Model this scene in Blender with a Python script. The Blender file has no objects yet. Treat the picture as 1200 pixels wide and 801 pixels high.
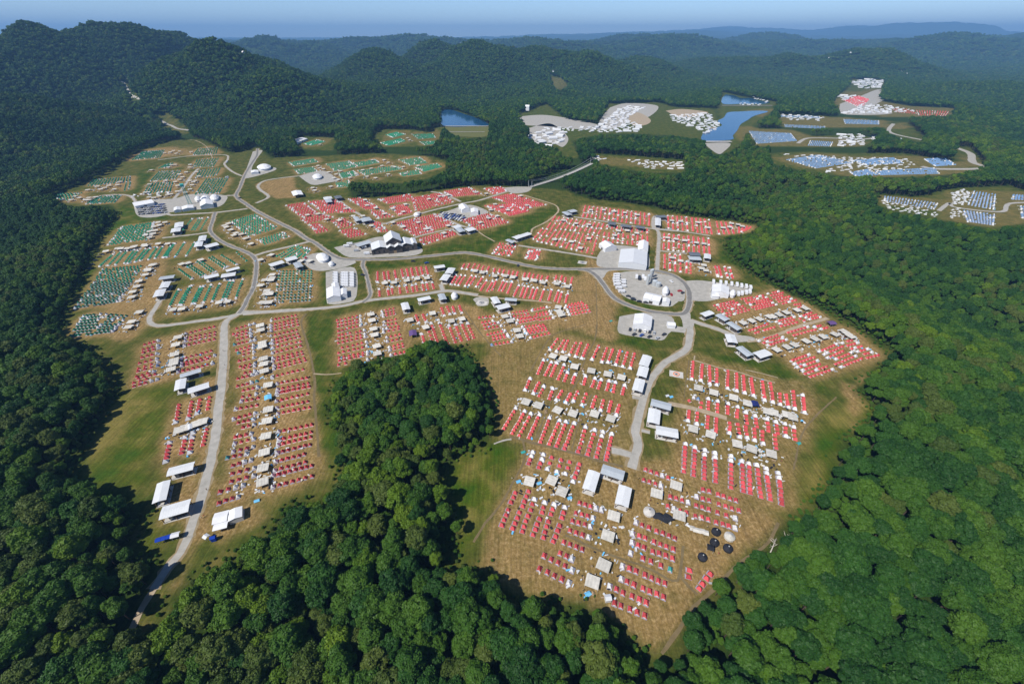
import bpy, math, random
import numpy as np
from mathutils import Vector
random.seed(7); RNG = np.random.default_rng(11)
S = bpy.context.scene; COL = S.collection
# ------------------------------------------------------------------ camera, sky, sun, exposure
F = 490.0; PITCH = math.radians(36.0); HC = 190.0
cam = bpy.data.cameras.new('camera'); camo = bpy.data.objects.new('camera', cam); COL.objects.link(camo)
camo.location = (0, 0, HC); camo.rotation_euler = (math.pi / 2 - PITCH, 0, 0)
cam.sensor_width = 36; cam.lens = F / 1200 * 36; cam.clip_start = 1; cam.clip_end = 90000
S.camera = camo
S.view_settings.view_transform = 'Standard'; S.view_settings.look = 'None'
S.view_settings.exposure = 0.22; S.view_settings.gamma = 1
S.cycles.max_bounces = 6; S.cycles.diffuse_bounces = 2; S.cycles.glossy_bounces = 2
S.cycles.transmission_bounces = 3; S.cycles.volume_bounces = 0
SUN_EL = math.radians(50); SAZ = math.atan2(.42, .57)          # shadows run right and away
W = bpy.data.worlds.new('World'); S.world = W; W.use_nodes = True
wn = W.node_tree.nodes; wl = W.node_tree.links
sky = wn.new('ShaderNodeTexSky'); sky.sky_type = 'NISHITA'; sky.sun_disc = False
sky.sun_elevation = SUN_EL; sky.sun_rotation = math.atan2(-math.cos(SAZ), -math.sin(SAZ))
sky.air_density = 1.0; sky.dust_density = 0.3; sky.ozone_density = 5.0; sky.altitude = 300
tcw = wn.new('ShaderNodeTexCoord'); sxw = wn.new('ShaderNodeSeparateXYZ'); mrw = wn.new('ShaderNodeMapRange'); mxw = wn.new('ShaderNodeVectorMath'); tnw = wn.new('ShaderNodeVectorMath')
wl.new(tcw.outputs['Generated'], sxw.inputs[0]); wl.new(sxw.outputs[2], mrw.inputs[0]); mrw.inputs[1].default_value = .0; mrw.inputs[2].default_value = .35; mrw.inputs[3].default_value = 2.1; mrw.inputs[4].default_value = .8
mxw.operation = 'SCALE'; wl.new(sky.outputs[0], mxw.inputs[0]); wl.new(mrw.outputs[0], mxw.inputs['Scale']); tnw.operation = 'MULTIPLY'; wl.new(mxw.outputs[0], tnw.inputs[0]); tnw.inputs[1].default_value = (.88, .97, 1.15)
wl.new(tnw.outputs[0], wn['Background'].inputs[0]); wn['Background'].inputs[1].default_value = 0.072
sl = bpy.data.lights.new('sun', 'SUN'); sl.energy = 4.8; sl.angle = math.radians(.53); sl.color = (1, .95, .87)
so = bpy.data.objects.new('sun', sl); COL.objects.link(so)
sd = Vector((math.cos(SAZ) * math.cos(SUN_EL), math.sin(SAZ) * math.cos(SUN_EL), -math.sin(SUN_EL)))
so.rotation_euler = sd.to_track_quat('-Z', 'Y').to_euler(); so.location = (-300, -200, 500)
# ------------------------------------------------------------------ pixel <-> world
CP, SP = math.cos(PITCH), math.sin(PITCH)
def ray(px, py):
    px = np.asarray(px, float); py = np.asarray(py, float)
    x = (px - 600) / F; y = (400.5 - py) / F
    return np.stack([x, CP + y * SP, -SP + y * CP], -1)
def plane(px, py, z=0.0):
    d = ray(px, py); t = (z - HC) / np.minimum(d[..., 2], -1e-4)
    return np.stack([d[..., 0] * t, d[..., 1] * t], -1)
def proj(x, y, z):
    dz = z - HC; D = y * CP - dz * SP; u = y * SP + dz * CP
    D = np.where(D < 1, 1, D)
    return 600 + F * x / D, 400.5 - F * u / D, D
def inpoly(x, y, P):
    x = np.asarray(x); y = np.asarray(y); c = np.zeros(x.shape, bool); n = len(P)
    for i in range(n):
        x1, y1 = P[i]; x2, y2 = P[(i + 1) % n]
        if y1 == y2: continue
        m = ((y1 > y) != (y2 > y)) & (x < (x2 - x1) * (y - y1) / (y2 - y1) + x1)
        c ^= m
    return c
def polydist(x, y, P):
    d = np.full(x.shape, 1e12); n = len(P)
    for i in range(n):
        x1, y1 = P[i]; x2, y2 = P[(i + 1) % n]
        ex, ey = x2 - x1, y2 - y1; L = ex * ex + ey * ey + 1e-9
        t = np.clip(((x - x1) * ex + (y - y1) * ey) / L, 0, 1)
        d = np.minimum(d, (x - x1 - t * ex) ** 2 + (y - y1 - t * ey) ** 2)
    d = np.sqrt(d); return np.where(inpoly(x, y, P), -d, d)
NT = RNG.random((256, 256))
def vnoise(x, y):
    xi = np.floor(x).astype(int); yi = np.floor(y).astype(int)
    fx = x - xi; fy = y - yi; fx = fx * fx * (3 - 2 * fx); fy = fy * fy * (3 - 2 * fy)
    a = NT[xi % 256, yi % 256]; b = NT[(xi + 1) % 256, yi % 256]; c = NT[xi % 256, (yi + 1) % 256]; d = NT[(xi + 1) % 256, (yi + 1) % 256]
    return (a * (1 - fx) + b * fx) * (1 - fy) + (c * (1 - fx) + d * fx) * fy
def fbm(x, y, o=4):
    s = 0; a = .5
    for k in range(o): s = s + a * vnoise(x * 2 ** k + 17 * k, y * 2 ** k + 31 * k); a *= .5
    return s / (1 - .5 ** o)
def sst(a, b, x): t = np.clip((x - a) / (b - a), 0, 1); return t * t * (3 - 2 * t)
# ------------------------------------------------------------------ clearings traced on the ground
CAMP = [(200,165),(232,163),(268,180),(283,178),(300,172),(315,186),(340,184),(380,183),(440,180),(500,183),(526,190),(522,200),(500,209),(470,214),(440,214),(412,213),(406,222),(412,233),(450,231),(520,222),(560,218),(640,221),(662,224),(690,234),(730,238),(760,243),(800,252),(840,257),(892,264),(880,272),(850,278),(848,290),(858,305),(880,322),(910,338),(950,355),(985,375),(1020,396),(1047,413),(1030,430),(1003,455),(1024,482),(1008,502),(985,522),(972,560),(955,590),(935,602),(915,615),(905,635),(880,648),(862,662),(835,690),(815,715),(795,742),(770,772),(752,762),(728,735),(700,712),(660,706),(620,702),(598,704),(575,668),(532,665),(530,640),(550,615),(527,590),(515,560),(522,545),(548,530),(572,525),(583,512),(578,480),(573,450),(560,430),(545,408),(520,398),(492,403),(470,415),(440,420),(405,430),(392,450),(382,480),(388,510),(398,545),(392,568),(365,585),(335,592),(325,615),(300,635),(262,655),(235,672),(210,695),(185,722),(160,745),(150,740),(168,712),(180,690),(190,668),(175,655),(148,650),(162,628),(168,605),(152,580),(120,576),(92,570),(88,545),(105,520),(122,490),(136,462),(125,425),(105,408),(80,398),(72,385),(86,352),(100,320),(118,280),(140,250),(132,240),(85,241),(60,233),(70,225),(100,214),(122,204),(150,184),(170,174)]
OTHER = {
 'lawn_upper': [(445,152),(480,152),(515,158),(508,171),(450,172),(435,162)],
 'dock': [(350,160),(395,162),(390,176),(348,174)],
 'lake_small': [(516,128),(535,130),(556,138),(575,148),(572,161),(540,162),(516,148)],
 'village': [(605,135),(640,122),(662,140),(700,146),(712,122),(770,120),(790,126),(835,127),(845,150),(835,166),(800,160),(760,157),(710,157),(690,160),(668,165),(680,185),(665,185),(650,172),(618,162),(622,150)],
 'strip': [(690,180),(750,184),(800,188),(802,202),(760,202),(705,193)],
 'lake_big': [(845,108),(880,115),(912,120),(905,132),(885,145),(868,168),(852,180),(835,180),(822,160),(825,150),(845,138),(840,125)],
 'blue_a': [(875,150),(930,152),(950,160),(1000,158),(1030,162),(1012,172),(940,172),(885,172)],
 'blue_b': [(900,180),(950,178),(1000,180),(1060,180),(1125,192),(1118,172),(1135,172),(1155,196),(1130,203),(1080,208),(1000,207),(950,202),(905,192)],
 'blue_c': [(1028,228),(1080,232),(1110,222),(1180,218),(1200,224),(1300,230),(1300,265),(1200,262),(1160,268),(1120,260),(1060,250),(1030,242)],
 'red_far': [(975,118),(1000,96),(1020,92),(1035,100),(1030,118),(1060,124),(1120,127),(1118,136),(1060,137),(1010,136),(985,130)],
 'blue_far': [(910,134),(1000,138),(1045,142),(1040,150),(920,150)],
 'spur': [(1035,146),(1060,142),(1085,164),(1078,168),(1040,156)],
 'glade_left': [(183,136),(200,134),(215,148),(225,154),(215,157),(195,150)],
 'glade_ridge': [(143,96),(152,96),(158,110),(168,118),(160,120),(148,108)],
 'glade_hill': [(645,88),(658,92),(667,101),(655,106),(646,98)],
 'white_far': [(995,90),(1010,94),(1030,92),(1040,98),(1020,102),(1000,103)],
 'scrub': [(505,150),(520,149),(515,163),(505,163)],
}
CAMPW = plane([p[0] for p in CAMP], [p[1] for p in CAMP])
OTHERW = {k: plane([p[0] for p in v], [p[1] for p in v]) for k, v in OTHER.items() if k not in ('glade_ridge', 'glade_hill', 'glade_left')}
# ------------------------------------------------------------------ hills: px, py of the top, distance, widths
def peak(px, py, Y, sx, sy):
    d = ray(px, py); t = Y / d[1]; return (d[0] * t, Y, HC + d[2] * t, sx, sy)
HILLS = [peak(*h) for h in [
 (250,58,1750,280,380),(165,45,2250,260,420),(80,41,2000,230,480),(0,55,1700,330,420),(-110,60,1500,380,450),(40,120,1180,200,180),(-60,150,900,180,240),
 (330,88,1600,170,300),(400,106,1750,150,220),
 (560,53,2800,380,520),(505,50,3100,260,400),(450,62,2700,300,420),(640,60,2900,260,300),(480,100,2000,220,260),(690,66,2900,330,420),(750,70,3300,300,400),(640,98,2150,200,260),(760,110,2100,160,170),
 (1015,63,3500,330,340),(930,66,3700,300,260),(850,72,3900,380,360),(1150,98,2300,360,200),(1260,110,1900,300,220),(1110,150,1350,180,90),(1180,165,1150,220,110),(990,118,2050,90,110),
 (330,53,5200,500,500),(480,48,6500,900,500),(640,50,5600,500,500),(820,48,6300,700,500),(1130,47,5600,900,500),(1250,43,7500,1400,600),(900,42,8500,900,500),(720,46,7600,700,500),(1040,50,7000,500,400),(60,52,5200,900,500)]]
def axis(lo, f0, f1, hi, st, g, cap):
    m = list(np.arange(f0, f1 + .1, st)); s = st; a = f1
    while a < hi: s = min(s * g, cap(a)); a += s; m.append(a)
    s = st; a = f0
    while a > lo: s = min(s * g, cap(a)); a -= s; m.insert(0, a)
    return np.array(m)
XS = axis(-17000, -690, 380, 17000, 2.8, 1.045, lambda a: 55 if abs(a) < 8000 else 160)
YS = axis(-260, 45, 800, 26000, 2.8, 1.04, lambda a: 45 if a < 9500 else 200)
GX, GY = np.meshgrid(XS, YS, indexing='ij')
HT = [h[2] for h in HILLS]
def build_z(x, y):
    dc = polydist(x, y, CAMPW)
    do = np.full(x.shape, 1e9)
    for P in OTHERW.values(): do = np.minimum(do, polydist(x, y, P))
    und = (fbm(x / 210 + 5, y / 210 + 3, 2) - .5) * 5
    n = fbm(x / 330 + 9, y / 330 + 2, 4)
    drop = -(8 + 62 * n) * sst(5, 230, np.minimum(dc, do * .8))
    z = und * sst(0, 60, -dc) * .8 + drop
    hh = np.zeros(x.shape)
    for (hx, hy, _, sx, sy), ht in zip(HILLS, HT):
        g = np.exp(-((x - hx) / sx) ** 2 - ((y - hy) / sy) ** 2)
        hh = np.log(np.exp(np.clip(hh / 28, -50, 50)) + np.exp(np.clip(ht * g / 28, -50, 50)) - 1) * 28
    rid = 1 - np.abs(2 * fbm(x / 560 + 3, y / 560 + 8, 5) - 1)
    z = z + hh * (1 + 1.0 * (rid - .78)) * sst(15, 320, np.minimum(dc, do))
    far = sst(3600, 6500, y) * (1 - .0 * x)
    z = z * (1 - far * .5) + far * (-70 + 235 * (1 - np.abs(2 * fbm(x / 2600 + 1, y / 1700 + 4, 5) - 1)) ** 1.6)
    vf = sst(12000, 20000, y)
    z = z + vf * (60 + 620 * fbm(x / 5200 + 2, y / 5000, 3) * sst(-4000, 12000, x))
    return z, dc, do
hp = np.array([(h[0], h[1]) for h in HILLS])
for _ in range(4):
    zz_ = build_z(hp[:, 0], hp[:, 1])[0]; HT = [t * float(np.clip(h[2] / max(z_, 5), .7, 1.4)) for t, h, z_ in zip(HT, HILLS, zz_)]
GZ, DC, DO = build_z(GX, GY)
def bil(A, x, y):
    x = np.asarray(x, float); y = np.asarray(y, float)
    i = np.clip(np.searchsorted(XS, x) - 1, 0, len(XS) - 2); j = np.clip(np.searchsorted(YS, y) - 1, 0, len(YS) - 2)
    u = np.clip((x - XS[i]) / (XS[i + 1] - XS[i]), 0, 1); v = np.clip((y - YS[j]) / (YS[j + 1] - YS[j]), 0, 1)
    return (A[i, j] * (1 - u) + A[i + 1, j] * u) * (1 - v) + (A[i, j + 1] * (1 - u) + A[i + 1, j + 1] * u) * v
# lakes: level basins pressed into the ground sheet
def g(px, py, h=0.0):                                          # pixel -> ground point (x, y, z); h = height above ground
    px = np.atleast_1d(np.asarray(px, float)); py = np.atleast_1d(np.asarray(py, float))
    z = np.zeros(px.shape)
    for it in range(5):
        p = plane(px, py, z + h); z = .2 * z + .8 * bil(GZ, p[:, 0], p[:, 1])
        z = np.where(np.abs(z) > 18, 0, z)
    p = plane(px, py, z + h)
    return np.column_stack([p, bil(GZ, p[:, 0], p[:, 1])])
def march(px, py):
    d = ray(px, py); t = 60.0
    while t < 30000:
        x, y, z = d[0] * t, d[1] * t, HC + d[2] * t
        if bil(GZ, x, y) > z: break
        t *= 1.004
    return x, y, float(bil(GZ, x, y))
# ------------------------------------------------------------------ materials
def mat(name, col, rough=.8, spec=.2, var=0.0, vs=2.0, metal=0):
    m = bpy.data.materials.new(name); m.use_nodes = True; nt = m.node_tree; b = nt.nodes['Principled BSDF']
    b.inputs['Roughness'].default_value = rough; b.inputs['Specular IOR Level'].default_value = spec; b.inputs['Metallic'].default_value = metal
    c = (*col, 1)
    if var:
        tc = nt.nodes.new('ShaderNodeNewGeometry'); nz = nt.nodes.new('ShaderNodeTexNoise'); nz.inputs['Scale'].default_value = vs; nz.inputs['Detail'].default_value = 5
        nt.links.new(tc.outputs['Position'], nz.inputs['Vector'])
        oi = nt.nodes.new('ShaderNodeObjectInfo')
        r = nt.nodes.new('ShaderNodeValToRGB'); r.color_ramp.elements[0].position = .3; r.color_ramp.elements[1].position = .7
        r.color_ramp.elements[0].color = (*[k * (1 - var) for k in col], 1); r.color_ramp.elements[1].color = (*[min(1, k * (1 + var)) for k in col], 1)
        nt.links.new(nz.outputs[0], r.inputs[0])
        mx = nt.nodes.new('ShaderNodeHueSaturation'); mp = nt.nodes.new('ShaderNodeMapRange'); mp.inputs[3].default_value = 1 - var * .7; mp.inputs[4].default_value = 1 + var * .7
        nt.links.new(oi.outputs['Random'], mp.inputs[0]); nt.links.new(mp.outputs[0], mx.inputs['Value']); nt.links.new(r.outputs[0], mx.inputs['Color'])
        nt.links.new(mx.outputs[0], b.inputs['Base Color'])
    else: b.inputs['Base Color'].default_value = c
    return m
M = dict(
 red=mat('red_nylon', (.54,.075,.085), .65, .2, .22, .12), green=mat('green_nylon', (.006,.22,.115), .6, .25, .14, .12),
 blue=mat('blue_nylon', (.16,.29,.50), .6, .25, .14, .12), white=mat('white_canvas', (.70,.71,.73), .7, .2, .06, .3),
 flap=mat('pale_door_fabric', (.62,.6,.62), .8), sheet=mat('grey_ground_sheet', (.3,.28,.36), .8),
 roofw=mat('white_roof_steel', (.64,.66,.68), .45, .3, .05, .4), roofg=mat('grey_roof_steel', (.42,.46,.5), .45, .3, .06, .4),
 roofd=mat('dark_roof', (.13,.15,.18), .6, .3, .1, .4), wall=mat('dark_timber_wall', (.09,.08,.075), .8, .2, .2, 1),
 fly=mat('grey_dining_canvas', (.55,.53,.48), .85, .1, .16, .6), post=mat('brown_post', (.16,.11,.08)), steel=mat('galvanised_steel', (.4,.42,.43), .4, .4),
 conc=mat('concrete', (.5,.48,.45), .9, .1, .12, .5), black=mat('black_shade_cloth', (.025,.027,.035), .8, .1, .2, .6), navy=mat('navy_tarp', (.02,.03,.14), .5),
 sblue=mat('strong_blue_tarp', (.012,.05,.36), .85, .1), lblue=mat('light_blue_tarp', (.16,.5,.8), .5), teal=mat('teal_fabric', (.05,.35,.33), .6), bark=mat('bark', (.075,.06,.045), .95, .1, .3, 2), snag=mat('bleached_wood', (.5,.47,.42), .9, .1, .15, 1),
 carw=mat('white_car_paint', (.75,.76,.78), .3, .5), card=mat('dark_car_paint', (.03,.035,.05), .3, .5), cars=mat('silver_car_paint', (.4,.42,.45), .3, .5), carr=mat('red_car_paint', (.4,.03,.03), .3, .5), carb=mat('blue_car_paint', (.03,.08,.3), .3, .5),
 glass=mat('dark_glass', (.02,.025,.03), .1, .5), tyre=mat('tyre_rubber', (.02,.02,.02)), wood=mat('plank_wood', (.33,.24,.15), .8, .1, .2, 2), cool=mat('white_plastic', (.6,.62,.65), .5),
 skin=mat('skin', (.45,.28,.2)), purple=mat('purple_cloth', (.12,.07,.2)), orange=mat('orange_fabric', (.7,.2,.07)), khaki=mat('khaki_cloth', (.35,.28,.17)))
# ------------------------------------------------------------------ mesh helpers
def mesh(name, V, Fc, mats, mi=None, smooth=False):
    me = bpy.data.meshes.new(name); V = np.asarray(V, np.float32)
    if isinstance(Fc, np.ndarray):
        n, k = Fc.shape; me.vertices.add(len(V)); me.vertices.foreach_set('co', V.ravel()); me.loops.add(n * k); me.loops.foreach_set('vertex_index', Fc.astype(np.int32).ravel())
        me.polygons.add(n); me.polygons.foreach_set('loop_start', np.arange(0, n * k, k, dtype=np.int32)); me.polygons.foreach_set('loop_total', np.full(n, k, np.int32))
    else: me.from_pydata([tuple(map(float, v)) for v in V], [], [tuple(f) for f in Fc])
    for m in mats: me.materials.append(m)
    if mi is not None: me.polygons.foreach_set('material_index', np.asarray(mi, np.int32))
    me.polygons.foreach_set('use_smooth', np.full(len(me.polygons), smooth)); me.update(calc_edges=True); return me
class MB:
    def __init__(s): s.v = []; s.f = []
    def add(s, V, Fc): o = len(s.v); s.v += [tuple(map(float, p)) for p in V]; s.f += [tuple(i + o for i in f) for f in Fc]; return s
    def box(s, x0, x1, y0, y1, z0, z1):
        return s.add([(x0,y0,z0),(x1,y0,z0),(x1,y1,z0),(x0,y1,z0),(x0,y0,z1),(x1,y0,z1),(x1,y1,z1),(x0,y1,z1)], [(0,3,2,1),(4,5,6,7),(0,1,5,4),(1,2,6,5),(2,3,7,6),(3,0,4,7)])
    def tube(s, a, b, ra, rb=None, n=6):
        rb = ra if rb is None else rb; a = Vector(a); b = Vector(b); d = (b - a).normalized(); u = d.orthogonal().normalized(); w = d.cross(u); V = []
        for c, r in ((a, ra), (b, rb)):
            for k in range(n): t = 2 * math.pi * k / n; V.append(c + u * (r * math.cos(t)) + w * (r * math.sin(t)))
        return s.add(V, [(k, (k + 1) % n, n + (k + 1) % n, n + k) for k in range(n)] + [tuple(range(n - 1, -1, -1)), tuple(range(n, 2 * n))])
    def gable(s, w, d, z0, z1, t=.12, oh=0):                  # thick roof with ridge along x
        x = w / 2 + oh; y = d / 2 + oh
        P = [(-x,-y,z0),(x,-y,z0),(x,0,z1),(-x,0,z1),(x,y,z0),(-x,y,z0)]; Q = [(a, b, c - t) for a, b, c in P]
        return s.add(P + Q, [(0,1,2,3),(3,2,4,5),(7,6,9,8),(8,9,11,10),(0,6,7,1),(5,4,10,11),(1,7,8,2),(2,8,10,4),(3,9,6,0),(5,11,9,3)])
    def mesh(s, name, m, smooth=False): return mesh(name, s.v, s.f, [m] if not isinstance(m, list) else m, smooth=smooth)
def obj(name, me, loc=(0,0,0), rz=0, parent=None, **kw):
    o = bpy.data.objects.new(name, me); COL.objects.link(o); o.location = loc; o.rotation_euler = (0, 0, rz)
    if parent is not None: o.parent = parent
    for k, v in kw.items(): o[k] = v
    return o
def empty(name, loc, rz=0, **kw): o = obj(name, None, loc, rz, **kw); o.empty_display_size = .5; return o
def copy_thing(src, loc, rz, sc=1, **kw):
    r = src.copy(); COL.objects.link(r); r.location = loc; r.rotation_euler = (0, 0, rz); r.scale = (sc,) * 3 if not isinstance(sc, tuple) else sc
    for k, v in kw.items(): r[k] = v
    for ch in src.children: c = ch.copy(); COL.objects.link(c); c.parent = r
    return r
ORDX = ['first','second','third','fourth','fifth','sixth','seventh','eighth','ninth','tenth','eleventh','twelfth','thirteenth','fourteenth','fifteenth','sixteenth','seventeenth','eighteenth','nineteenth','twentieth']
TENS = ['','','twenty','thirty','forty','fifty','sixty','seventy','eighty','ninety']
def ordn(i):
    n = i + 1
    if n <= 20: return ORDX[i]
    if n < 100: return (TENS[n // 10][:-1] + 'ieth') if n % 10 == 0 else TENS[n // 10] + '-' + ORDX[n % 10 - 1]
    if n < 200: return 'hundred and ' + ordn(n - 101) if n > 100 else 'hundredth'
    s = 'th' if 10 <= n % 100 <= 20 else {1: 'st', 2: 'nd', 3: 'rd'}.get(n % 10, 'th'); return '%d%s' % (n, s)
# ------------------------------------------------------------------ tent rows: (x1, y1, x2, y2, code) one letter per tent; R red W white G green B light blue D dark teal, '.' gap
BL = []
def blk(name, ox, oy, zf, rows): BL.append((name, [(ox + a / zf, oy + b / zf, ox + c / zf, oy + d / zf, k) for a, b, c, d, k in rows]))
blk('the lower central field', 550, 510, 8, [
 (600,150,558,260,'WWRR'),(697,175,655,295,'WWRR'),(775,200,735,308,'RRRW'),(865,225,825,335,'RRRW'),(945,245,903,352,'RRRW'),(1035,265,978,425,'RRRRW'),
 (435,532,393,622,'RRR'),(367,690,308,835,'RRRR'),(555,520,503,655,'RRRR'),(473,715,410,865,'RRRR'),(615,590,578,690,'WRR'),(550,750,498,895,'RRRR'),
 (713,622,682,715,'WRR'),(658,775,602,925,'RRRR'),(800,640,768,735,'WRR'),(745,798,695,952,'RRRR'),(900,668,873,765,'WRR'),(850,838,792,988,'RRRR')])
blk('the short rows by three sheds', 660, 530, 8, [(155,465,362,530,'RRRWW'),(122,560,285,605,'RRRW'),(92,635,258,685,'RRRW'),(68,722,240,785,'RRRW'),(775,155,988,228,'RRRWR'),(760,252,920,303,'RRRW')])
blk('the lowest camp corner', 640, 620, 8, [(170,110,342,175,'RRRR'),(135,215,245,268,'RRW'),(-15,240,248,370,'RRRRW'),(-58,360,220,490,'RRRRW'),
 (722,333,845,385,'WRR'),(705,453,825,512,'WRR'),(600,528,725,582,'WRR'),(812,620,940,680,'RRR'),(643,678,707,705,'RR'),(788,742,925,795,'RRR')])
blk('the rows left of black yurts', 740, 610, 8, [(45,5,165,55,'WRR'),(237,85,412,158,'RRRR'),(15,112,133,155,'WRR'),(217,188,392,258,'RRRR'),(10,195,123,245,'WRR'),(203,278,385,340,'RRRR'),
 (-5,295,107,340,'WRR'),(187,372,368,445,'RRRD'),(130,497,317,580,'RRRR'),(113,625,305,703,'RRRR'),(545,460,543,520,'RR'),(742,490,638,632,'RRRR')])
blk('the rows above black yurts', 780, 530, 8, [(48,408,215,455,'RRRW'),(290,488,405,525,'RRR'),(488,555,658,610,'RRRW'),(355,340,410,355,'RR'),(492,385,663,442,'RRRR'),(297,408,410,443,'WRR'),(505,478,685,533,'RRRR'),
 (25,497,200,557,'RWRR'),(285,585,400,620,'RRR'),(478,645,655,698,'RRRW')])
blk('the upper left-road block', 230, 360, 8, [
 (700,115,932,72,'WRRRRRR'),(698,162,940,108,'WRRRRRR'),(698,188,945,132,'WRRRRRR'),(702,213,950,160,'WRRRRRR'),(698,262,935,210,'WRRRRRR'),(710,305,950,245,'WRRRRRR'),(715,335,965,272,'WRRRRRR'),(718,373,975,315,'WRRRRRR'),
 (712,422,978,358,'WRRRRRR'),(718,475,988,410,'WRRRRRR'),(715,503,995,435,'WRRRRRR'),(728,542,1010,473,'WRRRRRR'),(725,572,1020,495,'WRRRRRR'),(708,648,1000,575,'WRRRRRR'),(755,710,1035,655,'WRRRRRR'),(760,763,1050,705,'WRRRRRR'),(765,795,1055,735,'WRRRRRR'),
 (380,195,540,150,'RRRWW'),(345,248,510,205,'RRRRW'),(378,262,510,236,'RRRW'),(385,298,512,265,'RRRW'),(355,345,550,300,'DRRRWW'),(375,400,535,350,'RRRRW'),(395,425,535,378,'DRRW'),(440,440,538,412,'RRW'),(400,500,535,467,'RRRW'),
 (410,550,545,522,'RRRW'),(440,565,545,545,'RRW'),(455,612,545,590,'RRW'),(385,665,568,615,'RRRWW'),(385,735,565,690,'RRRWD'),(437,773,573,745,'RRRW')])
blk('the middle left-road block', 230, 440, 8, [(750,160,1050,100,'WRRRRRR'),(748,232,1040,165,'WRRRRRR'),(755,295,1045,235,'WRRRRRR'),(762,350,1060,290,'WRRRRRR'),(770,518,1080,455,'WRRRRRR'),(770,595,1075,525,'WRRRRRR'),(762,645,1070,570,'WRRRRRR'),(755,715,1065,640,'WRRRRRR'),
 (430,195,560,165,'RRRW'),(418,235,575,205,'WRRR'),(365,308,568,270,'WRRRR'),(350,400,550,345,'WRRRW'),(390,435,535,402,'RRRW'),(435,480,540,452,'RRW'),(362,572,512,535,'RRRW'),(355,628,540,585,'WRRRW'),(345,705,530,660,'WRRRW'),(290,760,470,725,'DRRW')])
blk('the bottom left-road block', 230, 520, 8, [(745,160,1010,90,'WRRRRRR'),(733,240,1020,165,'WRRRRRR'),(712,293,1080,197,'WRRRRRRR'),(712,397,1080,295,'WRRRRRRR'),(340,195,510,145,'RRWW'),(335,272,540,218,'RRRRW'),(325,348,540,288,'RRRRW'),(222,440,435,380,'RRRWW'),(208,545,390,487,'RRRW')])
blk('the block west of left road', 130, 370, 8, [(700,162,965,98,'WRRRRRR'),(695,205,970,150,'WRRRRRR'),(692,235,970,175,'WRRRRRR'),(683,275,965,215,'WRRRRRR'),(658,400,935,325,'WRRRRRR'),(660,440,970,365,'WRRRRRRW'),(660,465,900,400,'WRRRRR'),(625,522,948,442,'WRRRRRRW'),
 (315,265,445,228,'RRRW'),(298,312,435,275,'RRRW'),(298,338,440,300,'RRRW'),(288,385,425,348,'RRRW'),(265,440,425,397,'RRRW'),(258,490,440,430,'RRRW'),(250,515,435,462,'RRRB'),(240,565,395,518,'RRRW'),(250,582,410,542,'RRRR'),(212,625,330,590,'RRR'),(212,655,430,590,'RRRWW')])
blk('the small shed-side block', 160, 450, 8, [(395,190,366,352,'RRRRRW'),(515,160,484,320,'RRRRRW'),(592,142,568,270,'RRRRW'),(682,120,665,225,'RRRR'),(655,420,620,560,'RRRRR'),(455,492,420,640,'WRRRRR'),(525,455,500,635,'WWRRRW'),(310,540,270,720,'WRRRRRW')])
blk('the upper right field', 780, 400, 6, [
 (195,140,186,262,'RRRRRRW'),(258,160,251,272,'RRRRRRW'),(310,170,314,295,'RRRRRRW'),(362,192,360,303,'RRRRRW'),(440,205,436,325,'RRRRRRW'),(500,222,503,345,'RRRRRRW'),(548,240,557,358,'RRRRRRW'),(603,258,622,378,'RRRRRRW'),(683,278,698,408,'RRRRRRW'),(740,292,757,424,'RRRRRRW'),
 (806,365,810,440,'RRRW'),(850,372,865,460,'RRRRW'),(900,350,910,470,'RRRRRW'),(968,375,980,497,'WRRRRRW'),
 (168,412,170,412,'R'),(200,390,232,400,'WB'),(252,428,250,460,'RR'),(303,398,302,470,'WRRR'),(368,415,366,490,'WRRR'),(440,432,437,500,'WRRR'),(508,455,502,525,'WRRR'),(565,495,575,570,'WRRR'),(632,518,645,595,'WRRR'),(715,542,727,625,'WRRRR'),(778,560,790,640,'WRRRR'),(842,575,848,662,'WRRRW'),(905,598,912,682,'WRRRR'),
 (165,487,160,552,'RRRW'),(225,500,221,575,'RRRW'),(298,525,295,600,'RRRR'),(358,538,355,628,'RRRRR'),(453,570,452,640,'RRRW'),(510,580,525,668,'RRRRW'),(565,595,575,672,'RRRW'),(627,612,630,692,'RRRRW'),(683,630,686,712,'RRRRW'),(772,655,778,745,'RRRRR')])
blk('the near right field', 780, 480, 6, [(142,235,130,428,'WRRRRRRRRR'),(207,258,198,455,'WRRRRRRRRR'),(278,280,273,478,'WWRRRRRRRR'),(352,300,355,498,'WWRRRRRRRR'),(465,322,462,540,'WWRRRRRRRRR'),(540,358,547,565,'WRRRRRRRRRR'),(588,372,597,580,'WRRRRRRRRRR'),(645,385,672,608,'WRRRRRRRRRR'),(710,408,738,625,'WWRRRRRRRRR'),(797,440,822,658,'WWRRRRRRRRR')])
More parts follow.
